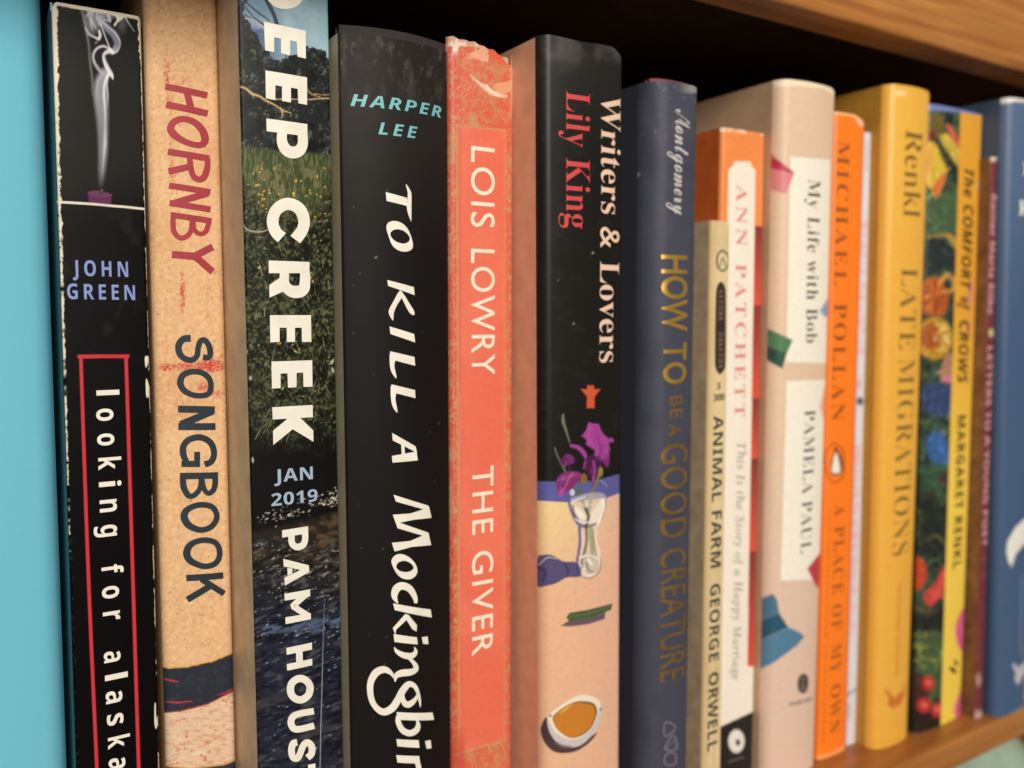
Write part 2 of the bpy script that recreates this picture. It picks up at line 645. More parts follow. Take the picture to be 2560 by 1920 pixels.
# 0 ---- teal cloth book at the left end
b = Book('hardcover_book', 'plain teal blue book with no lettering, standing at the left end of the row', [(-0.024, 0, 0)], [(101, 0), (168, 1920)], 0.001, 0.0665, bulge=0.0028, r=0.0032)
b.spine(painted('teal_cloth', 0.55, 0.01, 0.2, 1800, var=0.02, grain=0.012), (112, 194, 218), None, 48, 200, warp=0)
tl = flat('teal_board', (74, 140, 158), 0.6)
b.body(tl, tl, 0.002, True)

# 1 ---- worn black paperback with smoke and candle
b = Book('paperback_book', 'worn black paperback with smoke rising from a purple candle and a red outlined title', [(126, 0), (190, 1920)], [(352, 45), (399, 1920)], 0.0, (240, 24), bulge=0.0002, r=0.0007)
def paint(c, k):
    x, y = c.x, c.y
    c.mix((31, 30, 27), (1 - sstep(420, 560, y)) * (0.8 + 0.25 * (fbm(x, y, 90, 3) - 0.5)))  # lighter black above the white line: sheen put into the print colour
    c.mix((34, 37, 33), 0.5 * (1 - sstep(380, 520, y)) * sstep(235, 330, x))
    c.mix((44, 43, 41), 0.35 * sstep(0.55, 0.8, fbm(x, y * 0.6, 45, 8)) * sstep(510, 560, y) * (1 - sstep(850, 930, y)))
    S = crop(80, 0, 3.072)
    wh = (226, 228, 236)
    def sm(pts, al, soft=5, col=wh, alpha=1.0):
        al = [min(1.0, q * 1.3) for q in al]
        c.stroke(S(*pts), 10, col, soft, alpha, 8, al)
    sm([(528, 1440, 18), (535, 1340, 40), (545, 1180, 62), (545, 1050, 70), (540, 900, 85), (530, 760, 100), (530, 640, 90), (560, 560, 70)], [0.02, .22, .32, .30, .34, .40, .42, .5], 7, (190, 196, 204))
    sm([(540, 1380, 8), (552, 1200, 14), (560, 1100, 24), (562, 950, 18), (560, 830, 14), (553, 740, 14), (556, 660, 16), (575, 590, 20), (598, 560, 24)], [0, .35, .45, .30, .6, .8, .9, .95, 1], 3)
    sm([(578, 840, 6), (582, 740, 8), (575, 640, 8), (585, 590, 10)], [0, .5, .6, .6], 2)
    sm([(498, 800, 10), (496, 700, 14), (510, 620, 14), (560, 560, 12)], [0, .35, .45, .4], 4, (180, 184, 196))
    sm([(596, 566, 34), (610, 575, 26), (622, 606, 6)], [.95, 1, .9], 2, (240, 238, 228))
    sm([(600, 560, 30), (572, 505, 26), (552, 450, 20), (555, 415, 20), (590, 392, 34)], [.95, .8, .7, .75, .9], 3)
    sm([(548, 452, 6), (560, 500, 7), (585, 548, 8)], [.9, .9, .9], 1.5, (245, 245, 245))
    sm([(595, 372, 10), (545, 355, 14), (497, 375, 14), (470, 425, 14), (482, 485, 16), (522, 545, 20), (545, 575, 10)], [.85, .8, .75, .6, .5, .35, .1], 3)
    sm([(612, 396, 40), (640, 380, 44), (655, 330, 46), (630, 265, 50), (585, 220, 50), (545, 175, 44), (525, 140, 40)], [.95, .6, .42, .45, .5, .7, .8], 4, (168, 176, 196))
    sm([(600, 392, 16), (648, 400, 10), (676, 345, 6), (668, 300, 7), (630, 245, 8), (580, 205, 8), (540, 165, 10)], [.9, .6, .5, .75, .85, .8, .8], 1.6)
    sm([(596, 368, 8), (570, 300, 7), (548, 240, 8), (530, 195, 10), (520, 150, 14)], [.8, .8, .8, .85, .8], 1.8)
    sm([(600, 385, 30), (622, 405, 22)], [1, .9], 2, (245, 242, 232))
    sm([(375, 50, 26), (402, 150, 16), (420, 250, 10), (438, 360, 8), (446, 480, 8), (462, 600, 8), (466, 700, 8), (478, 780, 6)], [.25, .4, .5, .42, .4, .38, .3, 0], 4, (170, 176, 180))
    sm([(412, 215, 14), (440, 262, 14), (480, 285, 12), (510, 300, 20)], [.45, .6, .7, .9], 2.5)
    sm([(515, 235, 16), (523, 265, 20), (518, 296, 18)], [.7, .9, 1], 2, (240, 236, 226))
    sm([(500, 320, 6), (490, 330, 10)], [.2, .35], 3)
    for (cx, cy, rx, ry, a, rot) in ((450, 130, 45, 75, .35, .3), (500, 100, 60, 40, .45, 0), (470, 200, 40, 70, .3, .4), (560, 110, 55, 40, .4, 0), (600, 95, 45, 30, .55, .4), (690, 180, 28, 55, .18, 0), (520, 160, 30, 40, .5, 0)):
        p = S((cx, cy))[0]
        c.ell(p[0], p[1], rx / 3.072, ry / 3.072, (190, 196, 210), 9, a, rot)
    for pts in ([(430, 90), (450, 160), (462, 220)], [(470, 80), (455, 140), (490, 215)], [(505, 75), (500, 130), (520, 190)], [(415, 130), (440, 100), (500, 72), (560, 78)], [(545, 90), (590, 120), (600, 160), (560, 150)], [(600, 170), (585, 130), (610, 90)]):
        sm([p + (9,) for p in pts], [.5, .75, .6, .5][:len(pts)] if len(pts) < 4 else [.4, .8, .85, .5], 2.5)
    c.poly(S((595, 88), (660, 95), (712, 118), (690, 150), (655, 175), (640, 200), (628, 190), (650, 155), (640, 125), (605, 112)), (242, 240, 228), 2.2, 1, 4)
    sm([(715, 130, 14), (740, 175, 8), (785, 240, 5)], [.55, .5, .3], 2)
    sm([(705, 130, 6), (760, 132, 5), (790, 150, 4)], [.3, .25, .1], 2)
    # candle
    C = S((427, 1475), (470, 1464), (540, 1468), (612, 1492), (606, 1572), (440, 1560))
    c.poly(C, (96, 44, 84), 1.2)
    c.poly(S((427, 1478), (470, 1464), (540, 1468), (612, 1494), (590, 1506), (520, 1504), (460, 1495)), (112, 60, 98), 1.2, 0.8)
    sm([(430, 1480, 4), (480, 1500, 4), (540, 1512, 4), (610, 1497, 4)], [.5, .5, .5, .5], 1, (130, 76, 116))
    sm([(520, 1490, 9), (536, 1478, 10), (536, 1466, 8)], [1, 1, 1], 1, (40, 28, 40))
    sm([(537, 1464, 5), (540, 1458, 4)], [.8, .8], 1, (200, 190, 180))
    c.stroke([(128, 504), (240, 511), (360, 522)], 5.4, (232, 228, 214), 0.9)
    # red outline
    TL, TR, BL, BR = (202, 891.6), (315, 890.4), (244, 1960), (348, 1960)
    M1, M2 = (221, 1440), (332, 1440)
    for pts in ([TL, TR], [TL, M1, BL], [TR, M2, BR]):
        c.stroke(pts, 8.6, (206, 56, 68), 0.9, 1, 4)
    c.stroke([(197.8, 891.6), (319.4, 890.4)], 8.6, (206, 56, 68), 0.9, 1, 0)
    # worn edges
    xl = np.interp(y, [0, 1920], [126, 190])
    xr = np.interp(y, [0, 1920], [353, 399])
    n1 = fbm(x * 0.4, y, 9, 21, 4)
    n2 = fbm(x * 0.3, y, 34, 22, 3)
    wl = np.interp(y, [0, 80, 300, 600, 1100, 1920], [17, 15.5, 12, 10, 7, 5])
    dl = x - xl
    cov = np.interp(y, [0, 300, 520, 1150, 1500, 1920], [1.15, 0.95, 0.80, 0.72, 0.40, 0.34])
    a = sstep(0, 1.4, wl * (0.6 + 0.8 * n1) - dl + (n2 - 0.5) * 5) * sstep(-0.04, 0.05, cov - 0.18 - n2 * 0.85) * sstep(1.0, 3.2, dl)
    c.mix((232, 223, 200), a)
    crk = sstep(0.62, 0.7, fbm(x * 1.4, y * 1.1, 8, 24, 3)) * sstep(200, 420, y)
    c.mix((46, 42, 40), crk * (dl < wl + 2) * 0.8)
    wr = np.interp(y, [0, 45, 160, 700, 1920], [16, 12, 6.5, 4.5, 4.5])
    dr = xr - x
    a = sstep(0, 1.2, wr * (0.5 + 0.9 * n1) - dr + (n2 - 0.5) * 3) * sstep(-0.03, 0.05, np.interp(y, [0, 300, 600, 1920], [1.15, .85, .70, .62]) - 0.2 - n2 * 0.85) * sstep(-0.5, 0.8, dr)
    c.mix((228, 214, 192), a)
    P = crop(130, 600, 3.319)
    for poly in (P((775, 965), (802, 968), (800, 1010), (780, 1060), (770, 1000)), P((780, 1150), (806, 1215), (800, 1300), (782, 1290))):
        c.poly(poly, (234, 226, 206), 1, 1, 4)
    B = crop(0, 1620, 3.687)
    c.poly(B((1425, 520), (1436, 520), (1438, 620), (1452, 700), (1438, 745), (1424, 690)), (234, 226, 206), 1, 1, 4)
    yt = np.interp(x, [126, 145, 352], [8, 8, 43])
    c.mix((236, 226, 202), sstep(0, 1.5, (4.5 + 5 * n1) - (y - yt)))
b.spine(painted('glossy_black_cover', 0.46, 0.03, 0.08, var=0.03), (9, 7, 7), paint, 170, 1250, top=lambda t: -0.0016 * np.clip((0.07 - t) / 0.07, 0, 1) ** 2 - 0.0008 * np.clip((t - 0.95) / 0.05, 0, 1) ** 2, rim=(236, 226, 204), rimw=0.0004)
sidem = flat('teal_reflection_back', (104, 184, 204), 0.3, 0, 0.1, 0.04)  # black cover coloured teal to imitate the reflection of the teal book
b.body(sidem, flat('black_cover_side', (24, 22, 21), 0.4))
blue_ink = flat('blue_ink', (126, 148, 206), 0.5, 0, 0.04)
G = crop(130, 600, 3.319)
b.text('author_name', 'JOHN', 'sansb', G((174, 296))[0], G((632, 307))[0], 130 / 3.319, blue_ink, 1.42, down=False)
b.text('author_name', 'GREEN', 'sansb', G((127, 489))[0], G((690, 499))[0], 128 / 3.319, blue_ink, 1.38, down=False)
A = crop(0, 960, 1.728)
for ch, ya, yb, xb, hh, ref in (('l', 28, 50, 416, 100, .765), ('o', 108, 161, 416, 74, .56), ('o', 216, 268, 420, 74, .56), ('k', 320, 373, 424, 100, .765), ('i', 424, 447, 427, 98, .765), ('n', 503, 556, 430, 74, .55), ('g', 612, 662, 435, 70, .55),
                           ('f', 786, 826, 438, 96, .765), ('o', 878, 931, 441, 74, .56), ('r', 988, 1026, 444, 74, .55), ('a', 1160, 1207, 449, 72, .56), ('l', 1260, 1284, 453, 100, .765), ('a', 1332, 1384, 457, 72, .56), ('s', 1432, 1480, 462, 72, .56), ('k', 1530, 1580, 466, 96, .765), ('a', 1622, 1672, 470, 72, .56)):
    dx = 0.022 * (yb - ya)
    b.text('title_letter', ch, 'sansb', A((xb, ya))[0], A((xb + dx, yb))[0], hh / 1.728, ink_white, capref=ref)

# 2 ---- buff paperback, red and navy hand lettering
b = Book('paperback_book', 'tan paper covered book with hand cut red and navy capitals and a dark blue band', [(357, 0), (416, 1920)], [(541, 0), (590, 1920)], 0.001, 0.0675, bulge=0.0006, r=0.0015)
def paint(c, k):
    x, y = c.x, c.y
    n = fbm(x, y, 7, 31, 4)
    n2 = fbm(x, y, 160, 32, 3)
    c.mix((236, 198, 154), sstep(0.45, 0.75, n2) * 0.5)
    c.mix((216, 160, 112), sstep(0.45, 0.75, fbm(x, y, 200, 40, 3)) * 0.5 * (1 - sstep(900, 1300, y)))
    c.mix((182, 132, 92), sstep(0.56, 0.74, n) * 0.22)
    c.mix((250, 218, 172), sstep(0.44, 0.28, n) * 0.35)
    c.mix((170, 112, 80), sstep(0.70, 0.78, fbm(x * 0.7, y, 5, 33, 3)) * 0.5)
    red = (200, 66, 62)
    xs = np.interp(y, [0, 1920], [357, 416])
    def scuff(cx, cy, rx, ry, a, sx=0.35, th=0.5, rot=0.0):
        dx, dy = x - cx, y - cy
        u, v = dx * math.cos(rot) + dy * math.sin(rot), -dx * math.sin(rot) + dy * math.cos(rot)
        m = np.clip(1 - np.hypot(u / rx, v / ry), 0, 1)
        c.mix(red, np.minimum(1, a * sstep(th + 0.0, th + 0.36, fbm(x * 1.2, y * sx * 2, 3.6, 37, 4) * 0.9 + m * 0.26) * 1.25 * sstep(0, 0.25, m)))
    scuff(415, 180, 9, 90, .6)
    scuff(397, 20, 4, 26, .6)
    scuff(420, 200, 14, 40, .7)
    scuff(455, 205, 34, 36, .35)
    scuff(425, 250, 12, 60, .5)
    scuff(430, 420, 12, 130, .45)
    scuff(456, 735, 9, 66, .75, .5, .42)
    scuff(521, 725, 6, 20, .4)
    scuff(415, 857, 12, 24, .5)
    scuff(400, 862, 8, 14, .4)
    scuff(415, 918, 22, 12, .9, 1, .38)
    scuff(470, 915, 60, 13, .75, 1, .40, -0.06)
    scuff(525, 915, 42, 20, .95, 1, .34)
    scuff(510, 968, 22, 16, .7, 1, .42)
    scuff(545, 985, 20, 12, .6, 1, .42)
    scuff(553, 890, 7, 14, .7)
    scuff(480, 1035, 70, 10, .2, 1)
    # navy band and pale printed foot
    B = crop(0, 1620, 3.687)
    yb1 = np.interp(x, [392, 420, 470, 530, 590], [1664, 1672, 1668, 1655, 1630]) + (fbm(x, y, 9, 45) - .5) * 3
    yb2 = np.interp(x, [392, 415, 450, 520, 592], [1778, 1782, 1779, 1761, 1724]) + (fbm(x, y, 9, 46) - .5) * 3
    c.mix((224, 170, 84), sstep(-7, -1, y - yb1))
    c.mix((226, 196, 164), sstep(0, 2, y - yb2))
    foot = (y > yb2 - 3)
    c.mix((206, 150, 120), foot * sstep(0.50, 0.72, fbm(x * 0.5 + y * 0.15, y * 1.8, 9, 47, 4)) * 0.75)
    c.mix((238, 218, 192), foot * sstep(0.55, 0.75, fbm(x * 0.4 + y * 0.15, y * 1.5, 12, 48, 4)) * 0.7)
    c.mix((196, 96, 84), foot * sstep(0.68, 0.78, fbm(x * 0.6, y * 1.2, 7, 49, 3)) * 0.7)
    inband = sstep(-1, 1, y - yb1) * (1 - sstep(-1, 1, y - yb2))
    c.mix((44, 48, 60), inband)
    c.mix((60, 64, 76), inband * sstep(0.5, 0.75, fbm(x, y, 10, 50)) * 0.5)
    c.mix((172, 58, 74), sstep(-4, -1, y - yb2) * (1 - sstep(-0.5, 1.5, y - yb2)) * 0.8)
    for pts in (B((1500, 285), (1580, 300), (1650, 312)), B((1530, 495), (1640, 502), (1770, 490))):
        c.stroke([p + (w,) for p, w in zip(pts, (2, 4, 1.5))], 3, (190, 66, 72), 1)
    c.stroke([p + (w,) for p, w in zip(B((2000, 435), (2080, 410), (2160, 370)), (1, 4, 4))], 3, (176, 66, 76), 1.5, .8)
    yb3 = np.interp(x, [400, 480, 560, 592], [1915, 1922, 1912, 1900])
    c.mix((206, 160, 80), sstep(-5, 0, y - yb3))
    c.mix((50, 54, 66), sstep(0, 2, y - yb3))
b.spine(painted('uncoated_paper', 0.75, 0.22, 0.15, 2200, 0.00018), (226, 184, 138), paint, 120, 1000)
tanm = flat('tan_cover', (206, 160, 112), 0.75)
b.body(tanm, tanm)
redm = flat('red_print', (164, 50, 62), 0.65, 0, 0.10, 0.25)
navym = flat('navy_print', (28, 44, 54), 0.65, 0, 0.10, 0.25)
H1 = crop(350, 0, 2.764)
H2 = crop(0, 0, 1.728)
H3 = crop(350, 580, 3.192)
b.shapes('author_name', [
    ('l', H1((175, 598, 44), (465, 660, 44))), ('l', H1((180, 722, 46), (468, 785, 46))), ('l', H1((318, 618, 46), (358, 770, 48))),
    ('o', H1((212, 880, 52), (240, 838, 46), (300, 822, 42), (370, 842, 44), (425, 892, 50), (448, 950, 54), (440, 988, 50), (405, 1003, 42), (340, 990, 40), (270, 957, 46), (222, 915, 54))),
    ('l', H1((192, 1048, 44), (478, 1096, 44))), ('s', H1((468, 1095, 36), (462, 1170, 44), (440, 1225, 46), (405, 1240, 40), (365, 1210, 40), (348, 1140, 40), (342, 1075, 40))), ('l', H1((352, 1150, 44), (196, 1185, 46))),
    ('l', H1((200, 1282, 42), (486, 1328, 42))), ('l', H1((470, 1335, 46), (218, 1408, 46))), ('l', H1((203, 1402, 42), (488, 1448, 42))),
    ('l', H2((737, 928, 25), (914, 955, 25))), ('s', H2((747, 935, 22), (750, 995, 24), (775, 1026, 22), (808, 1020, 22), (826, 990, 22), (830, 945, 22))), ('s', H2((834, 945, 20), (840, 992, 20), (864, 1010, 20), (890, 998, 22), (902, 955, 22))),
    ('l', H3((255, 178, 58), (465, 198, 58))), ('l', H3((440, 190, 56), (580, 118, 56))), ('l', H3((440, 195, 56), (580, 318, 56)))], redm)
H4 = crop(370, 1080, 3.456)
b.shapes('title', [
    ('s', H3((404, 848, 56), (345, 855, 54), (308, 905, 54), (316, 970, 52), (360, 1012, 48), (418, 1020, 46), (455, 985, 46), (464, 920, 46), (484, 870, 46), (520, 866, 46), (552, 915, 48), (560, 975, 48), (542, 1002, 44), (502, 998, 50))),
    ('o', H3((322, 1190, 54), (345, 1140, 50), (410, 1115, 46), (490, 1122, 46), (548, 1165, 46), (566, 1225, 46), (555, 1280, 46), (510, 1304, 44), (430, 1302, 44), (362, 1272, 48), (328, 1230, 52))),
    ('l', H3((303, 1412, 56), (597, 1418, 56))), ('l', H3((580, 1428, 58), (325, 1535, 58))), ('l', H3((305, 1552, 56), (602, 1552, 56))),
    ('s', H4((488, 280, 54), (545, 255, 54), (570, 190, 54), (552, 110, 54), (500, 62, 54), (430, 45, 54), (350, 68, 54), (307, 120, 56), (303, 185, 58), (325, 245, 50), (345, 275, 40))), ('l', H4((288, 275, 54), (448, 275, 54))), ('l', H4((424, 170, 52), (424, 300, 52))),
    ('l', H4((275, 380, 56), (606, 374, 56))), ('s', H4((300, 385, 54), (308, 475, 56), (345, 545, 52), (385, 552, 46), (425, 522, 46), (452, 475, 46), (460, 390, 46))), ('s', H4((464, 390, 42), (484, 490, 42), (520, 528, 44), (558, 508, 48), (578, 460, 50), (580, 385, 52))),
    ('o', H4((312, 735, 66), (328, 682, 58), (390, 642, 50), (470, 628, 50), (550, 645, 50), (590, 700, 50), (588, 760, 50), (545, 818, 50), (470, 845, 50), (400, 832, 54), (342, 795, 62))),
    ('o', H4((334, 1045, 66), (358, 983, 58), (420, 945, 50), (500, 934, 50), (580, 955, 50), (616, 1015, 50), (612, 1090, 50), (570, 1142, 50), (490, 1160, 50), (410, 1137, 54), (355, 1100, 62))),
    ('l', H4((330, 1262, 56), (650, 1238, 56))), ('s', H4((460, 1272, 50), (545, 1325, 54), (658, 1396, 54))), ('l', H4((540, 1328, 56), (338, 1448, 56)))], navym)

# 3 ---- landscape photograph paperback
b = Book('paperback_book', 'tall book printed with a meadow and creek photograph under bold white capitals', [(594, 0), (645, 1920)], [(820, 0), (859, 1920)], -0.0142, 0.0655, bulge=0.0004, r=0.0005)
def paint(c, k):
    x, y = c.x, c.y
    g = lambda s, sd, o=5: fbm(x, y, s, sd, o)
    # sky
    c.mix((150, 182, 194), sstep(620, 800, x) * sstep(-60, 60, y))
    c.mix((86, 104, 140), (1 - sstep(640, 720, x)) * sstep(40, 75, y))
    c.mix((176, 196, 206), sstep(0.55, 0.8, g(60, 60)) * 0.5)
    tree = np.interp(x, [596, 612, 640, 670, 700, 745, 770, 790, 826], [25, 34, 88, 128, 150, 135, 108, 118, 142]) + (g(18, 61) - .5) * 40
    tm = sstep(-1.5, 1.5, y - tree)
    base = np.empty_like(c.c)
    base[:] = lin((34, 38, 36))
    c.mix(base, tm)
    lf = sstep(0.50, 0.66, fbm(x, y, 7, 62, 4)) * sstep(0.42, 0.62, fbm(x, y, 55, 63, 3))
    c.mix((92, 102, 96), tm * lf * 0.75)
    c.mix((120, 126, 118), tm * sstep(0.62, 0.72, fbm(x, y, 5, 64, 3)) * sstep(0.50, 0.62, fbm(x, y, 40, 65)) * 0.55)
    c.mix((12, 14, 14), tm * sstep(0.48, 0.62, fbm(x, y, 26, 66, 4)) * 0.7)
    S = crop(590, 0, 2.554)
    for pts, w in (([(20, 40), (60, 5), (75, -30)], 9), ([(55, 5), (130, 70), (210, 130)], 4), ([(40, 20), (110, 105), (185, 160)], 3.2), ([(55, 95), (120, 125), (180, 160)], 3), ([(190, -10), (215, 40), (240, 90), (262, 155)], 10), ([(20, 0), (40, 60)], 12), ([(25, 60), (30, 200), (35, 320)], 14)):
        c.stroke(S(*pts), w, (40, 42, 58), 1.2, .9)
    c.stroke(S((60, 118), (120, 130), (180, 180)), 4, (176, 186, 190), 1.2, .7)
    # branches
    for pts, w in (([(28, 555, 10), (65, 568, 14), (105, 600, 18), (150, 615, 14), (190, 642, 14), (250, 672, 10), (300, 705, 10), (350, 722, 4)], 5), ([(105, 600, 8), (112, 630, 2)], 4), ([(285, 690, 10), (296, 725, 10), (292, 750, 2)], 4), ([(250, 635, 7), (330, 633, 6), (470, 636, 7), (530, 630, 8), (600, 628, 8)], 3), ([(455, 570, 4), (480, 600, 5), (540, 622, 3)], 3), ([(500, 600, 3), (560, 606, 4), (600, 605, 2)], 2)):
        c.stroke(S(*pts), w, (178, 146, 104), 1.0, .95)
        c.stroke(S(*[(p[0], p[1] - 2, p[2] * .35) for p in pts]), w, (226, 196, 150), 0.8, .8)
    # meadow
    gy = y + (g(30, 70) - .5) * 24
    gm = sstep(370, 386, gy + np.interp(x, [600, 720, 830], [8, -2, -14]))
    c.mix((70, 80, 48), gm)
    st = fbm(x * 3.2, y * 0.55, 9, 71, 4)
    c.mix((116, 122, 80), gm * sstep(0.48, 0.7, st) * 0.75)
    c.mix((58, 70, 36), gm * sstep(0.52, 0.3, st) * 0.9)
    c.mix((150, 138, 96), gm * sstep(0.6, 0.75, g(24, 72)) * 0.45)
    # undergrowth grows dark downwards
    um = sstep(440, 560, y + (g(60, 73) - .5) * 150 + np.interp(x, [600, 700, 830], [20, -40, 30]))
    c.mix((30, 34, 22), um)
    lv = fbm(x, y, 6, 74, 4)
    ldn = np.interp(y, [430, 650, 900, 1100, 1180], [1.0, 0.9, 0.75, 0.5, 0.0])
    c.mix((92, 98, 62), um * sstep(0.53, 0.66, lv) * 0.75 * ldn)
    c.mix((126, 128, 88), um * sstep(0.60, 0.70, fbm(x, y, 8, 75, 4)) * 0.55 * ldn)
    c.mix((10, 11, 9), um * sstep(0.50, 0.62, fbm(x, y, 17, 76, 4)) * 0.8)
    c.mix((13, 13, 12), sstep(1040, 1150, y + (g(50, 77) - .5) * 90))
    R = random.Random(3)
    def xe(yy):
        return 596 + 51 * yy / 1920 + 4, 819 + 39 * yy / 1920 - 4
    for i in range(190):
        yy = R.uniform(600, 1120)
        x0, x1 = xe(yy)
        xx = R.uniform(x0, x1)
        L = R.uniform(12, 46)
        an = R.uniform(-2.4, -0.7)
        cu = R.uniform(-10, 10)
        p = [(xx, yy, R.uniform(1.2, 2.6)), (xx + L * .5 * math.cos(an) + cu * .4, yy + L * .5 * math.sin(an), 1.8), (xx + L * math.cos(an) + cu, yy + L * math.sin(an), .6)]
        col = R.choice(((96, 112, 72), (128, 136, 100), (62, 82, 48), (150, 150, 122), (76, 92, 60)))
        c.stroke(p, 2, col, .7, R.uniform(.3, .85), 4)
    for i in range(150):
        yy = R.uniform(470, 1080)
        x0, x1 = xe(yy)
        c.ell(R.uniform(x0, x1), yy, R.uniform(1.6, 4.4), R.uniform(1.2, 2.6), R.choice(((120, 126, 84), (88, 102, 60), (150, 150, 116))), .8, R.uniform(.35, .8), R.uniform(0, 3.1))
    for i in range(58):
        yy = R.gauss(492, 36) if i < 46 else R.uniform(520, 1030)
        x0, x1 = xe(yy)
        xx = R.uniform(x0, x1) if i > 30 else R.choice((680, 665, 650, 795, 745)) + R.gauss(0, 16)
        if x0 < xx < x1:
            c.ell(xx, yy, R.uniform(1.6, 4.2), R.uniform(1.4, 3.2), R.choice(((206, 172, 66), (222, 194, 92), (196, 158, 54))), .8, .9, R.uniform(0, 3))
    c.stroke(S((40, 1410, 5), (60, 1455, 6), (110, 1478, 7), (170, 1478, 6), (215, 1462, 4)), 4, (196, 190, 164), 1, .9)
    for yy, xx in ((880, 616), (905, 614), (945, 626), (905, 830), (925, 832), (1150, 632)):
        c.ell(xx, yy, R.uniform(2, 3.5), R.uniform(3, 7), (190, 192, 182), 1.5, .75, R.uniform(-.5, .5))
    # shining stones at the waterline, then dark water
    for i in range(130):
        xx = 846 - 206 * R.random() ** 1.7
        yy = np.interp(xx, [640, 700, 770, 850], [1294, 1290, 1262, 1240]) + R.gauss(0, 10)
        c.ell(xx, yy, R.uniform(1.4, 4.6), R.uniform(1, 2.6), R.choice(((190, 184, 170), (120, 112, 100), (220, 214, 200), (90, 84, 76))), .8, R.uniform(.4, .95), R.uniform(-.6, .3))
    w1 = sstep(1296, 1320, y + (x - 740) * 0.22)
    c.mix((40, 36, 30), w1)
    c.mix((86, 70, 48), w1 * (1 - sstep(1340, 1430, y)) * sstep(0.5, 0.68, fbm(x * .6, y, 22, 80, 4)) * 0.9)
    u, v = x * 0.94 - y * 0.25, x * 0.34 + y * 0.94
    sk = fbm(u * 0.30, v, 7, 81, 5)
    wat = sstep(1400, 1560, y + (g(40, 82) - .5) * 80)
    c.mix((33, 38, 54), wat * 0.95)
    w2 = w1 * sstep(1330, 1380, y)
    c.mix((112, 114, 116), w2 * sstep(0.58, 0.72, sk) * (0.5 - 0.22 * wat))
    c.mix((14, 15, 20), w2 * sstep(0.47, 0.32, sk) * 0.8)
    c.mix((176, 176, 170), w2 * sstep(0.69, 0.77, fbm(u * 0.4, v, 5, 83, 4)) * 0.6 * (1 - sstep(1560, 1680, y)))
    c.mix((88, 108, 140), sstep(1545, 1562, y + (x - 740) * .1) * (1 - sstep(1566, 1600, y + (x - 740) * .1)) * sstep(.42, .62, sk) * 0.6)
    c.mix((66, 64, 70), sstep(1700, 1760, y) * sstep(0.50, 0.68, fbm(u * .35, v, 40, 84, 4)) * 0.6)
    c.mix((24, 24, 30), sstep(1700, 1760, y) * sstep(0.55, 0.7, fbm(u * .3, v, 22, 85, 4)) * 0.8)
    for i in range(36):
        xx, yy = R.uniform(660, 850), R.uniform(1420, 1900)
        c.ell(xx, yy, R.uniform(2, 5), R.uniform(.8, 1.8), (190, 194, 200), .8, R.uniform(.25, .7), -.4)
    D3 = crop(600, 1280, 2.593)
    c.stroke(D3((548, 560, 1), (540, 800, 2), (532, 1100, 4), (524, 1400, 4), (519, 1659, 4)), 2, (196, 192, 186), .7, .75)
b.spine(painted('laminated_photo_cover', 0.42, 0.02, 0.15, var=0.03), (112, 142, 164), paint, 170, 1300, rim=(150, 160, 150))
kh = flat('khaki_back', (216, 190, 156), 0.55, 0, 0.14)
b.body(kh, flat('dark_green_front', (40, 46, 36), 0.45))
D1, D2, D3 = crop(590, 0, 2.554), crop(600, 650, 2.554), crop(600, 1280, 2.593)
b.shapes('title', [
    ('l', D1((170, -150, 84), (425, -105, 84))), ('s', D1((222, -130, 80), (228, -40, 80), (265, 5, 82), (315, 18, 80), (370, 2, 82), (398, -45, 80), (400, -110, 80))),
    ('p', D1((178, 140), (445, 197), (445, 375), (392, 362), (388, 268), (345, 258), (345, 355), (287, 340), (287, 247), (243, 238), (243, 333), (185, 322))),
    ('p', D1((187, 450), (453, 495), (453, 670), (397, 660), (393, 568), (350, 560), (350, 655), (293, 645), (293, 552), (250, 545), (250, 640), (190, 628))),
    ('p', D1((193, 757), (455, 793), (455, 872), (195, 838))), ('s', D1((294, 845, 62), (293, 905, 66), (318, 955, 72), (360, 974, 76), (402, 962, 74), (425, 920, 66), (424, 860, 62))),
    ('s', D1((292, 1518, 78), (252, 1478, 74), (233, 1410, 74), (258, 1340, 76), (325, 1302, 78), (398, 1328, 76), (432, 1395, 74), (424, 1465, 74), (378, 1530, 78))),
    ('p', D2((183, 3), (443, 13), (443, 84), (183, 84))), ('s', D2((283, 78, 58), (284, 150, 62), (315, 192, 72), (362, 204, 78), (408, 180, 72), (415, 80, 62))), ('p', D2((186, 160), (262, 108), (300, 190), (188, 240))),
    ('p', D2((190, 352), (452, 352), (455, 523), (395, 523), (393, 432), (350, 432), (350, 523), (298, 523), (298, 432), (252, 432), (252, 523), (193, 525))),
    ('p', D2((200, 648), (460, 640), (462, 808), (405, 810), (402, 718), (360, 720), (360, 812), (305, 815), (303, 723), (258, 725), (258, 818), (203, 820))),
    ('p', D2((205, 940), (463, 925), (465, 1003), (208, 1018))), ('p', D2((318, 1000), (372, 996), (467, 1088), (468, 1160), (336, 1080), (212, 1180), (210, 1090)))], ink_white)
sky_ink = flat('pale_blue_ink', (160, 184, 206), 0.5, 0, 0.04)
b.text('date_line', 'JAN', 'sansb', D2((219, 1420))[0], D2((465, 1398))[0], 82 / 2.554, sky_ink, 1.05, down=False)
b.text('date_line', '2019', 'sansb', D2((200, 1572))[0], D2((495, 1538))[0], 80 / 2.554, sky_ink, 1.05, down=False)
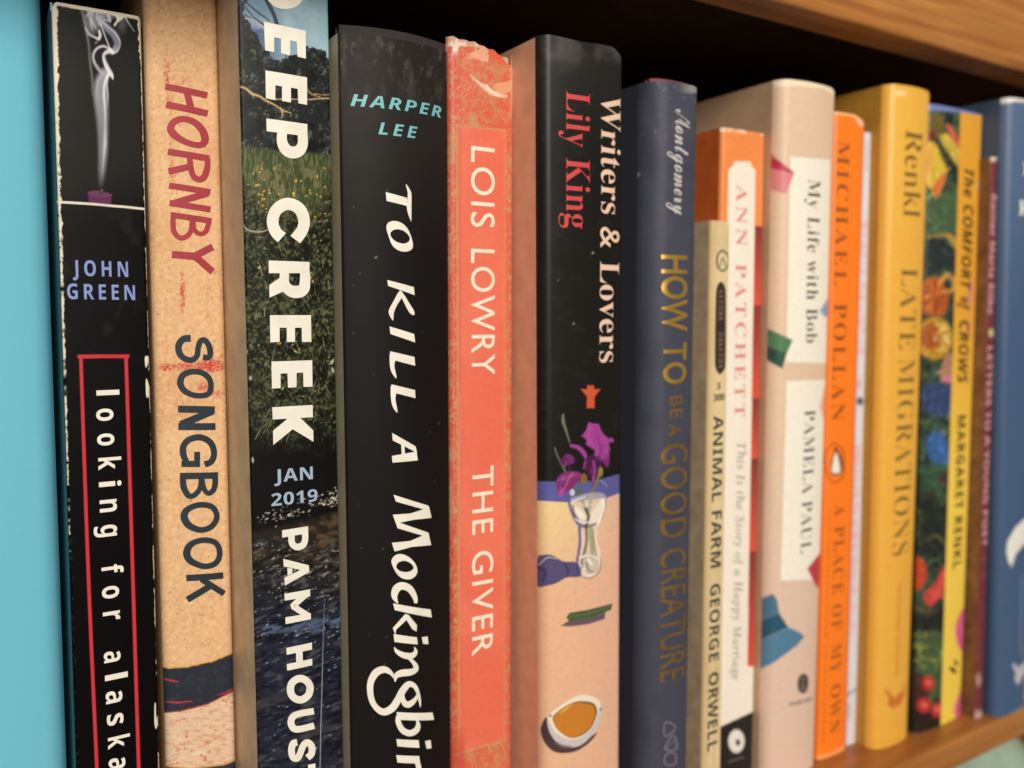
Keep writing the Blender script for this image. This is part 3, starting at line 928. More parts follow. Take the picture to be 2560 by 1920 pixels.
b.shapes('author_name', [
    ('p', D3((272, 118), (440, 92), (442, 136), (273, 166))), ('s', D3((332, 140, 40), (335, 195, 42), (352, 220, 42), (378, 226, 44), (408, 212, 42), (421, 180, 40), (421, 120, 40))),
    ('p', D3((280, 303), (446, 345), (447, 386), (282, 352))), ('p', D3((446, 348), (448, 388), (290, 476), (287, 425))), ('p', D3((306, 362), (338, 366), (339, 396), (308, 412))),
    ('p', D3((287, 530), (453, 500), (454, 546), (289, 574))), ('p', D3((293, 682), (458, 655), (459, 694), (295, 726))), ('s', D3((436, 526, 40), (352, 600, 40), (354, 616, 40), (440, 672, 40))),
    ('p', D3((300, 880), (465, 845), (466, 890), (302, 925))), ('p', D3((303, 985), (467, 950), (468, 992), (305, 1028))), ('p', D3((362, 905), (404, 895), (407, 975), (364, 985))),
    ('o', D3((326, 1152, 47), (336, 1108, 47), (375, 1080, 47), (415, 1084, 47), (446, 1112, 47), (453, 1148, 47), (440, 1188, 47), (402, 1215, 47), (365, 1212, 47), (336, 1188, 47))),
    ('s', D3((478, 1290, 42), (380, 1308, 42), (340, 1330, 44), (330, 1368, 44), (348, 1402, 44), (390, 1406, 42), (480, 1384, 42))),
    ('s', D3((370, 1492, 44), (345, 1500, 44), (333, 1540, 44), (342, 1588, 42), (370, 1596, 42), (390, 1562, 42), (410, 1512, 42), (438, 1494, 44), (464, 1520, 44), (462, 1566, 44), (436, 1592, 42))),
    ('p', D3((440, 1638), (487, 1628), (492, 1745), (446, 1755))), ('p', D3((322, 1700), (444, 1672), (446, 1718), (324, 1746)))], ink_white)

b.text('author_name', 'ON', 'sansb', D3((326, 1800))[0], D3((338, 2120))[0], 162 / 2.593, ink_white)

# 4 ---- black hardcover with calligraphic title
b = Book('hardcover_book', 'thick black hardcover with turquoise author name and white calligraphic title', [(845, 103), (877, 1920)], [(1118, 150), (1127, 1920)], -0.0178, (980, 107), bulge=0.0026, r=0.0004)
def paint(c, k):
    x, y = c.x, c.y
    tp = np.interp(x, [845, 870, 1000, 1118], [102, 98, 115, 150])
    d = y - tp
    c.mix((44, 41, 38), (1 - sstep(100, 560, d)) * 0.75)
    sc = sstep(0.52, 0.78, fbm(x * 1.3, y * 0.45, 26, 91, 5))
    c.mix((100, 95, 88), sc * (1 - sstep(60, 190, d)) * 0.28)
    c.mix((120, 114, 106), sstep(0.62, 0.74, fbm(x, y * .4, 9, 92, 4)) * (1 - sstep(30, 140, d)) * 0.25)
    R = random.Random(8)
    for i in range(26):
        c.ell(R.uniform(880, 1110), R.uniform(300, 1850), R.uniform(.8, 1.6), R.uniform(.8, 2.2), (128, 120, 112), .8, .5)
    c.stroke([(936, 646), (940, 641), (942, 648)], 1.6, (150, 140, 130), .8, .7)
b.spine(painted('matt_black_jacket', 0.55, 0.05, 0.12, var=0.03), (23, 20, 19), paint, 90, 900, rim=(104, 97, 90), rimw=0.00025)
crm = flat('cream_jacket', (170, 164, 138), 0.5)
b.body(crm, flat('black_jacket_front', (36, 34, 32), 0.5), 0.0022, True)
# the board of the binding stands a little above the jacket
t_ = np.linspace(0.015, 0.985, 40)
bw = b.XR(b.zt) - b.XL(b.zt)
rows = []
for zz, dy in ((b.zt - 0.004, 0.0006), (b.zt + 0.0017, 0.0006), (b.zt + 0.0017, 0.0026), (b.zt - 0.004, 0.0026)):
    rows.append(b.surf(t_, np.full(40, zz), -dy) - b.base)
V = np.vstack(rows)
i_ = np.arange(160).reshape(4, 40)
Fq = np.vstack([np.stack([i_[a, :-1], i_[a, 1:], i_[a + 1, 1:], i_[a + 1, :-1]], -1) for a in range(3)])
link('binding', mesh_np('binding', V, Fq), flat('black_cloth', (52, 46, 44), 0.7, 0, 0.1, 0.2), b.root)
M1, M2, M3 = crop(860, 200, 3.318), crop(840, 700, 2.37), crop(840, 1300, 2.677)
tq = flat('turquoise_ink', (118, 190, 194), 0.5, 0, 0.05)
b.text('author_name', 'HARPER', 'sansbi', M1((52, 216))[0], M1((806, 316))[0], 100 / 3.318, tq, 1.18, down=False)
b.text('author_name', 'LEE', 'sansbi', M1((284, 450))[0], M1((610, 488))[0], 100 / 3.318, tq, 1.3, down=False)
b.shapes('title', [
    ('p', M1((345, 930), (352, 1003), (521, 1045), (521, 978))), ('P', M1((512, 872), (519, 870), (545, 910), (558, 950), (558, 1060), (557, 1164), (551, 1164), (526, 1095), (520, 1040), (526, 975), (526, 930))),
    ('r', M1((350, 1225), (365, 1185), (410, 1169), (470, 1183), (520, 1225), (552, 1290), (570, 1360), (560, 1405), (510, 1424), (450, 1413), (400, 1372), (370, 1300)), M1((382, 1280), (400, 1250), (440, 1238), (490, 1250), (528, 1280), (545, 1315), (530, 1345), (490, 1357), (440, 1345), (402, 1318))),
    ('p', M2((303, 0), (308, 35), (465, 90), (460, 42))), ('P', M2((375, 66), (396, 88), (360, 150), (342, 195), (338, 238), (325, 225), (311, 185), (340, 125))), ('P', M2((378, 60), (400, 84), (430, 132), (462, 186), (459, 208), (432, 190), (400, 130), (382, 92))),
    ('p', M2((316, 275), (322, 320), (468, 370), (462, 320))),
    ('p', M2((320, 422), (464, 456), (468, 508), (322, 470))), ('P', M2((320, 430), (348, 470), (345, 510), (357, 572), (352, 580), (328, 545), (318, 500))),
    ('p', M2((328, 618), (467, 652), (470, 700), (328, 664))), ('P', M2((326, 625), (354, 668), (351, 705), (363, 775), (357, 783), (333, 745), (324, 690))),
    ('p', M2((330, 1042), (476, 1015), (484, 1068), (334, 1082))), ('p', M2((332, 906), (470, 985), (480, 1024), (335, 950))), ('p', M2((385, 968), (404, 978), (408, 1036), (389, 1040))),
    ('p', M2((340, 1272), (547, 1337), (556, 1368), (354, 1312))), ('p', M2((335, 1390), (440, 1383), (551, 1345), (565, 1408), (460, 1420), (360, 1440))), ('p', M2((336, 1392), (362, 1432), (546, 1496), (552, 1525), (364, 1470))), ('p', M2((330, 1556), (440, 1545), (547, 1497), (563, 1570), (450, 1580), (346, 1608))),
    ('r', M3((370, 280), (390, 240), (430, 227), (480, 243), (525, 285), (544, 335), (530, 375), (490, 397), (440, 388), (400, 350)), M3((402, 310), (420, 282), (460, 273), (498, 289), (519, 318), (500, 340), (460, 348), (420, 336))),
    ('s', M3((534, 556, 20), (526, 515, 34), (492, 460, 46), (440, 440, 50), (402, 462, 52), (390, 508, 40), (405, 545, 18), (415, 556, 5))),
    ('p', M3((381, 557), (392, 602), (640, 652), (632, 598))), ('p', M3((462, 626), (486, 636), (541, 704), (538, 746), (508, 728), (466, 660))), ('p', M3((460, 630), (484, 655), (402, 732), (396, 768), (379, 722))),
    ('p', M3((384, 762), (390, 815), (546, 832), (540, 784))), ('p', M3((573, 784), (612, 778), (618, 830), (582, 828))),
    ('s', M3((388, 850, 5), (408, 880, 26), (455, 905, 40), (505, 908, 40), (532, 882, 26), (524, 850, 6))), ('s', M3((462, 908, 10), (505, 940, 22), (532, 975, 32), (530, 1002, 36), (495, 1018, 44), (440, 1024, 46), (402, 1042, 34), (394, 1082, 6))),
    ('s', M3((382, 1056, 5), (368, 1025, 26), (322, 1000, 44), (266, 1022, 50), (230, 1090, 44), (232, 1180, 40), (260, 1245, 38), (312, 1283, 46), (370, 1262, 50), (412, 1205, 48), (446, 1140, 46), (486, 1098, 40), (525, 1112, 30), (549, 1160, 22), (561, 1220, 14), (563, 1252, 4))), ('s', M3((546, 1162, 10), (530, 1198, 26), (490, 1232, 42), (460, 1226, 40), (448, 1190, 24), (452, 1155, 8))),
    ('p', M3((404, 1284), (410, 1335), (655, 1336), (645, 1287))), ('s', M3((420, 1310, 36), (416, 1350, 36), (442, 1402, 40), (490, 1426, 42), (536, 1406, 40), (549, 1366, 28), (535, 1328, 8))),
    ('p', M3((403, 1465), (410, 1514), (558, 1523), (552, 1472))), ('p', M3((595, 1478), (632, 1472), (638, 1526), (605, 1530))),
    ('p', M3((402, 1572), (410, 1622), (563, 1628), (555, 1578))), ('s', M3((536, 1618, 26), (552, 1650, 36), (545, 1690, 30))),
    ('p', M3((408, 1826), (412, 1874), (664, 1880), (655, 1830))), ('s', M3((545, 1830, 8), (560, 1782, 30), (520, 1738, 42), (460, 1732, 44), (422, 1780, 38), (424, 1832, 30)))], ink_white)

# 5 ---- coral paperback with crackled border
b = Book('paperback_book', 'coral red paperback with a crackled gold border and a crumpled spine head', [(1118, 160), (1127, 1920)], [(1283, 165), (1277, 1920)], -0.0165, (1200, 122), bulge=0.0007, r=0.0012)
def paint(c, k):
    x, y = c.x, c.y
    tp = np.interp(x, [1105, 1120, 1220, 1250, 1283], [116, 113, 113, 125, 160])
    c.mix((238, 128, 100), sstep(.4, .7, fbm(x, y, 120, 101, 3)) * 0.5)
    c.mix((214, 92, 70), sstep(0, 16, 1160 - x) * 0.8 * (y < 1910))
    a1, a2 = fbm(x, y, 26, 102, 4), fbm(x + 400, y, 15, 103, 4)
    line = np.maximum(1 - sstep(0.0, 0.035, np.abs(a1 - 0.5)), 0.8 * (1 - sstep(0, 0.03, np.abs(a2 - 0.52))))
    xl = np.interp(y, [300, 1920], [1143, 1147])
    xr = np.interp(y, [300, 1920], [1263, 1262])
    yt = np.interp(x, [1143, 1265], [313, 326])
    yb = np.interp(x, [1147, 1262], [1884, 1850])
    outer = 1 - sstep(-1, 1, x - xl) * sstep(-1, 1, xr - x) * sstep(-1, 1, y - yt) * sstep(-1, 1, yb - y)
    c.mix((206, 82, 60), outer * 0.55)
    a3 = fbm(x * 1.1 + y * .5, y * .55 - x * .5, 30, 106, 3)
    line = np.maximum(line, 0.85 * (1 - sstep(0.0, 0.03, np.abs(a3 - 0.48))))
    c.mix((198, 158, 108), outer * line * 0.9)
    c.mix((190, 160, 110), outer * sstep(.60, .78, fbm(x * .8, y * .5, 22, 104, 3)) * 0.45)
    fr = lambda d: 1 - sstep(1.6, 3.6, np.abs(d))
    ins = lambda e: sstep(-e, 0, x - xl + 3) * sstep(-e, 0, xr - x + 3) * sstep(-e, 0, y - yt + 3) * sstep(-e, 0, yb - y + 3)
    f = np.maximum.reduce([fr(x - xl) * (0.6 + .4 * a1), fr(xr - x) * 0.6, fr(y - yt) * 0.9, fr(yb - y)]) * ins(2)
    c.mix((200, 152, 102), f * 0.85)
    R = random.Random(4)
    for i in range(9):
        xx = R.uniform(1155, 1255)
        yy = np.interp(xx, [1147, 1262], [1884, 1850])
        c.stroke([(xx, yy, 3), (xx + R.uniform(4, 14), yy + 20, 2), (xx + R.uniform(10, 30), yy + 60, 1)], 2, (204, 160, 112), 1, .7)
    # torn and creased head
    C = crop(1100, 80, 5.185)
    c.poly(C((0, 210), (80, 160), (240, 160), (230, 240), (250, 300), (180, 350), (110, 360), (95, 270)), (226, 176, 154), 2.5, .8, 3, 6, 8)
    c.poly(C((110, 180), (180, 190), (175, 250), (110, 300)), (206, 84, 72), 2, .9, 3)
    c.poly(C((180, 170), (235, 165), (225, 250), (165, 250)), (244, 226, 206), 2, .9, 3)
    c.poly(C((110, 300), (190, 290), (240, 300), (180, 350), (110, 350)), (214, 96, 92), 2, .8, 3)
    c.poly(C((460, 180), (570, 175), (640, 215), (625, 380), (520, 345), (380, 320), (350, 290), (440, 250)), (240, 186, 150), 2, .75, 0, 5, 8)
    c.poly(C((480, 200), (510, 205), (500, 235), (480, 235)), (120, 70, 56), 1.5, .8)
    c.poly(C((620, 215), (760, 270), (900, 350), (880, 440), (820, 400), (640, 350)), (228, 98, 72), 2, .8)
    c.stroke(C((390, 560, 12), (480, 640, 26), (560, 700, 44), (660, 780, 52), (760, 820, 50), (860, 830, 30)), 8, (248, 206, 180), 2.2, .95)
    c.stroke(C((600, 690, 20), (680, 770, 26), (780, 815, 20)), 5, (255, 236, 218), 1.6, .95)
    c.poly(C((700, 680), (940, 620), (930, 740), (850, 800), (740, 790)), (234, 178, 136), 3, .7, 3)
    c.stroke(C((720, 650, 10), (830, 640, 22), (940, 610, 10)), 4, (196, 84, 62), 2, .8)
    c.stroke(C((330, 330, 6), (480, 350, 8), (620, 380, 8)), 2, (250, 206, 176), 1, .8)
    c.stroke(C((120, 370, 8), (250, 310, 10), (400, 300, 6)), 2, (190, 80, 64), 1.4, .7)
    c.mix((238, 220, 196), (1 - sstep(1, 4, y - tp)) * (0.3 + 0.7 * sstep(.4, .6, fbm(x, y, 9, 105))))
    c.mix((246, 190, 160), sstep(1274, 1281, x) * (1 - sstep(230, 330, y)) * .8)
    c.stroke([(1150 + 1.5 * math.sin(i), 980 + 40 * i, 1.6) for i in range(22)], 1.6, (246, 160, 120), 1, .6)
    c.mix((196, 76, 56), sstep(1800, 1880, y) * (1 - sstep(1156, 1168, x)) * .7)
def crum(t):
    return 0.0012 * np.clip((0.55 - t) / 0.55, 0, 1) ** .7 - 0.0034 * np.clip((t - 0.58) / 0.42, 0, 1) ** 1.3 + 0.00022 * np.sin(t * 31) * np.sin(t * 13)
b.spine(painted('coral_cover', 0.5, 0.22, 0.35, 1500, 0.0002), (232, 112, 86), paint, 110, 1000, top=crum, rim=(244, 224, 200), warp=0.00003)
cor = flat('coral_side', (214, 110, 86), 0.5)
b.body(cor, cor)
L1, L2, L3 = crop(1120, 300, 2.37), crop(1120, 1300, 2.6757), crop(1100, 960, 1.728)
ivory = flat('ivory_ink', (255, 236, 214), 0.5, 0, 0.03)
b.text('author_name', 'LOIS', 'sans', L1((137, 154))[0], L1((136, 632))[0], 142 / 2.37, ivory, 1.12)
b.text('author_name', 'LOWRY', 'sans', L1((136, 763))[0], L1((140, 1512))[0], 142 / 2.37, ivory, 1.1)
b.text('title', 'THE', 'sans', L3((140, 360))[0], L3((139, 652))[0], 92 / 1.728, ivory, 1.12)
b.text('title', 'GIVER', 'sans', L3((139, 728))[0], L3((138, 1176))[0], 92 / 1.728, ivory, 1.12)

# 6 ---- still life jacket: black above, peach below
b = Book('hardcover_book', 'hardcover with purple irises in a glass vase and a bowl of tea below black', [(1345, 105), (1352, 1920)], [(1555, 150), (1547, 1920)], -0.0262, (1450, 112), bulge=0.0014, r=0.0022)
def paint(c, k):
    x, y = c.x, c.y
    c.mix((46, 44, 42), (1 - sstep(150, 420, y)) * .55)
    c.mix((88, 86, 84), sstep(.42, .8, fbm(x, y, 46, 111, 3)) * (1 - sstep(112, 200, y)) * .7)
    c.mix((60, 58, 56), sstep(.6, .8, fbm(x, y * 1.5, 40, 112)) * .12)
    for px, py, r in ((1434, 809, 2.6), (1482, 632, 3.0), (1395, 700, 1.4)):
        c.ell(px, py, r, r, (150, 142, 132), 1, .8)
    V = crop(1200, 960, 3.3175)
    y1 = np.interp(x, V((480, 0), (495, 0), (850, 0), (1000, 0), (1170, 0))[0][:1] + tuple(p[0] for p in V((495, 0), (850, 0), (1000, 0), (1170, 0))), [960 + q / 3.3175 for q in (806, 808, 812, 790, 742)])
    y2 = np.interp(x, [p[0] for p in V((480, 0), (730, 0), (1050, 0), (1170, 0))], [960 + q / 3.3175 for q in (968, 982, 945, 902)])
    c.mix((92, 94, 156), sstep(-1.5, 1.5, y - y1))
    lo = sstep(-1.5, 1.5, y - y2)
    pe = np.empty_like(c.c)
    g1 = sstep(1380, 1540, x)[:, None]
    g2 = sstep(1240, 1520, y)[:, None]
    pe[:] = (lin((238, 208, 152)) * (1 - g1) + lin((232, 186, 158)) * g1) * (1 - g2) + (lin((232, 184, 148)) * (1 - g1 * .5) + lin((232, 180, 156)) * g1 * .5) * g2
    c.mix(pe, lo)
    c.mix((196, 150, 120), lo * sstep(.72, .8, fbm(x, y, 9, 114)) * .35)
    # stems and leaves
    gr = (92, 104, 74)
    c.stroke(V((690, 255, 14), (690, 310, 26), (715, 390, 16), (745, 485, 8)), 6, (116, 128, 100), 2, .9)
    c.stroke(V((622, 530, 14), (640, 590, 14), (690, 690, 16), (760, 820, 22), (830, 940, 26), (885, 1060, 22)), 6, gr, 1.6, .95)
    c.stroke(V((1005, 700, 22), (970, 800, 24), (930, 900, 24), (905, 1040, 26)), 6, (120, 116, 66), 1.6, .95)
    c.stroke(V((815, 800, 18), (840, 900, 18), (860, 990, 18)), 6, gr, 1.6, .9)
    # vase
    vs = (206, 196, 186)
    c.poly(V((735, 960), (780, 940), (900, 905), (1010, 905), (1048, 950), (1030, 1060), (985, 1180), (965, 1290), (985, 1400), (1000, 1500), (960, 1580), (890, 1608), (820, 1580), (795, 1500), (820, 1380), (815, 1240), (770, 1120), (738, 1030)), (214, 206, 194), 3, .5, 4)
    c.poly(V((905, 1110), (1010, 960), (1040, 990), (1000, 1130), (950, 1180)), (248, 240, 222), 4, .65, 4)
    c.poly(V((790, 1020), (850, 1060), (880, 1120), (820, 1110)), (244, 238, 226), 3, .85, 4)
    c.stroke(V((738, 940, 26), (745, 1010, 26), (785, 1110, 30), (830, 1170, 30), (900, 1180, 26), (960, 1160, 18)), 6, (88, 84, 122), 2.4, .85)
    c.stroke(V((825, 1190, 28), (830, 1300, 28), (818, 1400, 26), (805, 1480, 24), (820, 1560, 20)), 6, (92, 90, 138), 2, .85)
    c.stroke(V((950, 1190, 16), (965, 1300, 16), (985, 1390, 18), (992, 1490, 16)), 5, (236, 230, 214), 2, .8)
    c.stroke(V((880, 1190, 26), (885, 1300, 22), (860, 1420, 24), (840, 1520, 20)), 5, (96, 104, 72), 2, .85)
    c.stroke(V((915, 1190, 30), (925, 1320, 30), (935, 1440, 20)), 5, (142, 150, 106), 3, .8)
    c.stroke(V((880, 1040, 30), (900, 1100, 26), (880, 1180, 20)), 5, (62, 76, 50), 2, .9)
    c.ell(*V((905, 1500))[0], 24, 30, (190, 186, 170), 3, .55)
    c.stroke(V((760, 985, 12), (800, 960, 10), (870, 940, 8)), 3, (236, 238, 246), 1.2, .85)
    c.stroke(V((1010, 960, 14), (1032, 1030, 16), (1000, 1110, 14), (975, 1170, 12)), 4, (252, 248, 240), 1.8, .9)
    c.stroke(V((1045, 940, 10), (1040, 1020, 10), (1010, 1120, 8)), 3, (110, 110, 150), 1.4, .7)
    c.stroke(V((790, 1120, 12), (850, 1150, 16), (920, 1140, 12)), 4, (226, 222, 232), 1.4, .8)
    c.stroke(V((770, 1010, 10), (780, 1070, 12), (815, 1120, 10)), 3, (62, 60, 96), 1.4, .8)
    c.stroke(V((845, 1220, 8), (850, 1330, 10), (840, 1400, 8)), 3, (238, 230, 214), 1.2, .9)
    c.stroke(V((1000, 1450, 8), (1000, 1530, 8), (960, 1590, 8), (890, 1612, 8), (820, 1585, 8)), 3, (92, 90, 110), 1.2, .75)
    c.stroke(V((940, 1200, 8), (945, 1320, 10), (960, 1420, 8)), 3, (84, 100, 66), 1.2, .8)
    for pts in (V((830, 1440, 16), (900, 1420, 10), (980, 1450, 12)), V((900, 1460, 24), (930, 1500, 18)), V((850, 1560, 14), (900, 1590, 14), (950, 1570, 10)), V((835, 1500, 12), (870, 1540, 12))):
        c.stroke(pts, 4, (246, 242, 230), 1.6, .85)
    for pts in (V((880, 1480, 14), (900, 1540, 14), (940, 1560, 10)), V((840, 1460, 10), (850, 1520, 10))):
        c.stroke(pts, 4, (78, 86, 84), 1.6, .75)
    c.stroke(V((850, 1000, 5), (900, 1008, 5), (950, 1000, 5)), 2, (240, 234, 220), 1, .8)
    c.stroke(V((1000, 800, 10), (1040, 830, 10), (1050, 850, 6)), 3, (150, 152, 200), 1.6, .8)
    c.ell(*V((765, 900))[0], 6, 8, (220, 216, 224), 2, .9)
    # blue cast shape left of the vase foot, part of the picture
    c.poly(V((470, 1450), (520, 1418), (600, 1420), (690, 1470), (800, 1480), (840, 1560), (820, 1600), (720, 1605), (640, 1650), (560, 1672), (470, 1670)), (70, 68, 118), 2.5, .95, 4)
    c.stroke(V((490, 1500, 10), (560, 1440, 12), (640, 1450, 8)), 4, (214, 200, 190), 2, .6)
    c.stroke(V((480, 1520, 20), (540, 1560, 30), (520, 1640, 20)), 4, (44, 42, 82), 3, .6)
    c.stroke(V((700, 1490, 10), (730, 1540, 14), (720, 1600, 8)), 4, (46, 44, 84), 2, .8)
    # iris petals
    pu, dk, md = (164, 68, 150), (72, 30, 70), (124, 46, 112)
    c.poly(V((905, 320), (985, 335), (1010, 400), (1060, 445), (1105, 455), (1108, 480), (1070, 490), (1065, 560), (1040, 610), (1000, 640), (950, 590), (955, 550), (905, 520), (880, 490), (885, 465), (840, 430), (880, 385)), pu, 1.8, 1, 0, 3, 8)
    c.stroke(V((950, 350, 10), (985, 450, 14), (1000, 560, 14), (1000, 620, 8)), 4, (126, 48, 120), 3, .6)
    c.stroke(V((915, 345, 10), (900, 430, 14), (950, 520, 12)), 4, (184, 92, 172), 3, .6)
    c.poly(V((1065, 560), (1075, 620), (1060, 690), (1020, 650), (1030, 600)), md, 2, .95, 3)
    c.stroke(V((755, 510, 22), (820, 530, 34), (865, 580, 34), (880, 620, 20)), 8, pu, 2, .95)
    c.poly(V((680, 620), (720, 580), (770, 600), (782, 650), (740, 665), (700, 680), (665, 655)), md, 2, .95, 4)
    c.ell(*V((700, 635))[0], 10, 9, dk, 3, .8)
    c.poly(V((860, 640), (920, 590), (990, 610), (1000, 680), (960, 790), (935, 850), (915, 790), (880, 720), (855, 700)), dk, 2, 1, 4)
    c.stroke(V((940, 640, 20), (950, 720, 22), (935, 830, 14)), 5, pu, 2.4, .85)
    c.stroke(V((875, 640, 16), (862, 700, 14)), 4, (150, 66, 124), 2, .8)
    c.poly(V((635, 800), (680, 740), (760, 725), (835, 735), (820, 800), (770, 860), (720, 890), (660, 925), (640, 870)), md, 2, 1, 3)
    c.stroke(V((650, 800, 14), (720, 770, 26), (800, 750, 20)), 5, pu, 3, .8)
    c.stroke(V((700, 870, 10), (730, 800, 12), (770, 735, 12)), 4, (190, 116, 72), 2.5, .7)
    c.ell(*V((860, 785))[0], 9, 13, (140, 104, 52), 2.5, .9)
    c.ell(*V((1000, 730))[0], 6, 12, (150, 140, 70), 2.5, .8)
    c.poly(V((660, 890), (700, 860), (690, 920), (660, 928)), (190, 72, 150), 2, .9, 3)
    Rv = random.Random(21)
    for i in range(60):
        cx, cy = Rv.choice(((950, 430), (1000, 540), (720, 810), (925, 690), (720, 630), (1060, 500)))
        cx += Rv.gauss(0, 38)
        cy += Rv.gauss(0, 45)
        q = V((cx, cy, 3), (cx + Rv.gauss(0, 14), cy + Rv.uniform(15, 45), 7), (cx + Rv.gauss(0, 20), cy + Rv.uniform(50, 90), 2))
        on = np.abs(c.x - q[1][0]) + np.abs(c.y - q[1][1])
        j = int(on.argmin())
        if c.c[j][0] > 0.05 and c.c[j][0] > 2.2 * c.c[j][1] and c.c[j][2] > c.c[j][1] * 1.6:
            c.stroke(q, 3, Rv.choice(((188, 96, 178), (120, 44, 112), (146, 56, 136))), .9, .55)
    # red emblem
    c.poly(V((835, 40), (888, 45), (890, 12), (945, 12), (948, 45), (1000, 42), (950, 105), (950, 200), (885, 200), (888, 105)), (206, 88, 56), 1.5)
    # cut leaf
    L = crop(1100, 960, 1.728)
    c.poly(L((520, 1045), (560, 1020), (640, 1010), (715, 985), (712, 1015), (640, 1038), (560, 1048)), (72, 66, 92), 2, .9)
    c.poly(L((545, 1010), (560, 988), (640, 975), (745, 948), (740, 975), (650, 1012), (560, 1025)), (74, 94, 62), 1.6)
    c.stroke(L((560, 1005), (640, 992), (735, 960)), 3, (112, 128, 92), 1.5, .6)
    # tea bowl
    T = crop(1200, 1620, 3.687)
    c.poly(T((615, 640), (570, 700), (560, 780), (600, 880), (680, 955), (790, 970), (900, 945), (1010, 870), (1080, 780), (1000, 820), (800, 860), (660, 760)), (52, 38, 54), 2.6, .95, 4)
    c.poly(T((625, 640), (660, 590), (760, 515), (870, 450), (960, 430), (1050, 450), (1110, 500), (1130, 560), (1115, 640), (1080, 740), (1010, 830), (920, 900), (820, 915), (720, 880), (650, 790), (620, 700)), (206, 196, 196), 1.8, 1, 4)
    c.poly(T((700, 860), (760, 890), (850, 905), (780, 930), (700, 890)), (110, 92, 104), 4, .7, 3)
    c.poly(T((625, 640), (665, 590), (770, 512), (880, 448), (960, 432), (1050, 452), (1108, 505), (1100, 560), (1060, 690), (980, 790), (880, 838), (800, 836), (700, 780), (650, 700)), (242, 228, 206), 1.6, 1, 4)
    c.poly(T((668, 650), (700, 600), (790, 535), (880, 495), (960, 490), (1040, 505), (1078, 560), (1070, 640), (1020, 740), (940, 805), (850, 830), (780, 805), (705, 740)), (120, 96, 44), 1.6, 1, 4)
    c.poly(T((670, 655), (705, 605), (790, 545), (880, 505), (970, 512), (1040, 535), (1062, 590), (1050, 660), (1000, 745), (920, 800), (840, 828), (775, 800), (705, 735)), (204, 128, 48), 1.6, 1, 4)
    c.stroke(T((745, 600, 12), (790, 560, 22), (845, 525, 10)), 5, (230, 176, 90), 2.5, .8)
    c.ell(*T((648, 625))[0], 4, 4, (130, 122, 128), 1.5, .8)
    c.ell(*T((1112, 565))[0], 3.5, 4, (120, 106, 100), 1.5, .8)
b.spine(painted('satin_still_life_jacket', 0.42, 0.03, 0.2, var=0.03), (27, 25, 23), paint, 140, 1150, top=lambda t: 0.0002 * np.sin(t * 9 + 1) - 0.0022 * np.clip((t - .8) / .2, 0, 1) ** 1.5, rim=(86, 80, 78), rimw=0.0003)
b.body(flat('peach_jacket_back', (236, 182, 150), 0.5, 0, 0.1), flat('peach_jacket_front', (222, 178, 150), 0.5), 0.0022, True)
K = crop(1380, 200, 2.185)
lily = flat('coral_ink', (206, 72, 72), 0.5, 0, 0.05)
pink = flat('pale_peach_ink', (240, 206, 182), 0.5, 0, 0.04)
b.text('author_name', 'Lily', 'serifb', K((76, 58))[0], K((76, 360))[0], 130 / 2.185, lily, off=-0.008)
b.text('author_name', 'King', 'serifb', K((76, 425))[0], K((76, 808))[0], 130 / 2.185, lily, off=-0.008)
b.text('title', 'Writers', 'serifb', K((268, 72))[0], K((268, 728))[0], 106 / 2.185, pink, off=-0.006)
b.text('title', '&', 'serifb', K((264, 800))[0], K((264, 915))[0], 104 / 2.185, pink)
b.text('title', 'Lovers', 'serifb', K((262, 990))[0], K((258, 1545))[0], 104 / 2.185, pink, off=-0.006)

# 7 ---- slate cloth hardcover, gold title
b = Book('hardcover_book', 'slate blue rounded hardcover with worn gold capitals and a silver script name', [(1612, 225), (1596, 1920)], [(1742, 225), (1714, 1920)], -0.0265, (1690, 219), bulge=0.0012, r=0.0046)
def paint(c, k):
    x, y = c.x, c.y
    c.mix((78, 79, 92), sstep(.45, .75, fbm(x, y * .6, 50, 121, 4)) * .4 * (1 - sstep(500, 1100, y)))
    c.mix((50, 52, 66), sstep(.5, .75, fbm(x, y * .5, 70, 122, 4)) * .4)
    c.mix((150, 148, 150), sstep(.70, .8, fbm(x, y, 9, 123, 4)) * .35 * (1 - sstep(250, 520, y)))
    c.ell(1594, 437, 3.2, 3.6, (176, 170, 166), 1.2, .8)
    c.mix((170, 168, 172), (1 - sstep(228, 236, y)) * sstep(1690, 1740, x) * .7)
b.spine(painted('slate_cloth', 0.60, 0.25, 0.3, 3000, 0.00015), (66, 69, 84), paint, 80, 420, rim=(190, 184, 180), rimw=0.0022)
sl = flat('slate_board', (60, 62, 74), 0.6)
b.body(sl, sl, 0.0024, True)
t_ = np.linspace(0.12, 0.88, 24)
V = np.vstack([b.surf(t_, np.full(24, b.zt + dz), -dy) - b.base for dz, dy in ((-0.003, .0026), (0.0011, .0026), (0.0011, .0040), (-0.003, .0040))])
i_ = np.arange(96).reshape(4, 24)
link('head_band', mesh_np('head_band', V, np.vstack([np.stack([i_[a, :-1], i_[a, 1:], i_[a + 1, 1:], i_[a + 1, :-1]], -1) for a in range(3)])), flat('rose_head_band', (150, 76, 88), 0.7), b.root)
gold = flat('gold_foil', (206, 166, 74), 0.38, 0.75, 0.15, 0.2, 1.0)
gold2 = flat('rubbed_gold_foil', (142, 110, 56), 0.45, 0.6, 0.22, 0.3, 1.0)
silv = flat('silver_ink', (206, 202, 198), 0.4, 0.1, 0.05)
b.text('author_name', 'Montgomery', 'script', (1689, 272), (1684, 536), 40, silv, off=0.003)
b.text('title', 'HOW', 'sans', (1654, 637), (1657, 829), 64, gold, 1.0, 0.018)
b.text('title', 'TO', 'sans', (1660, 857), (1659, 961), 56, gold, 1.1, 0.018)
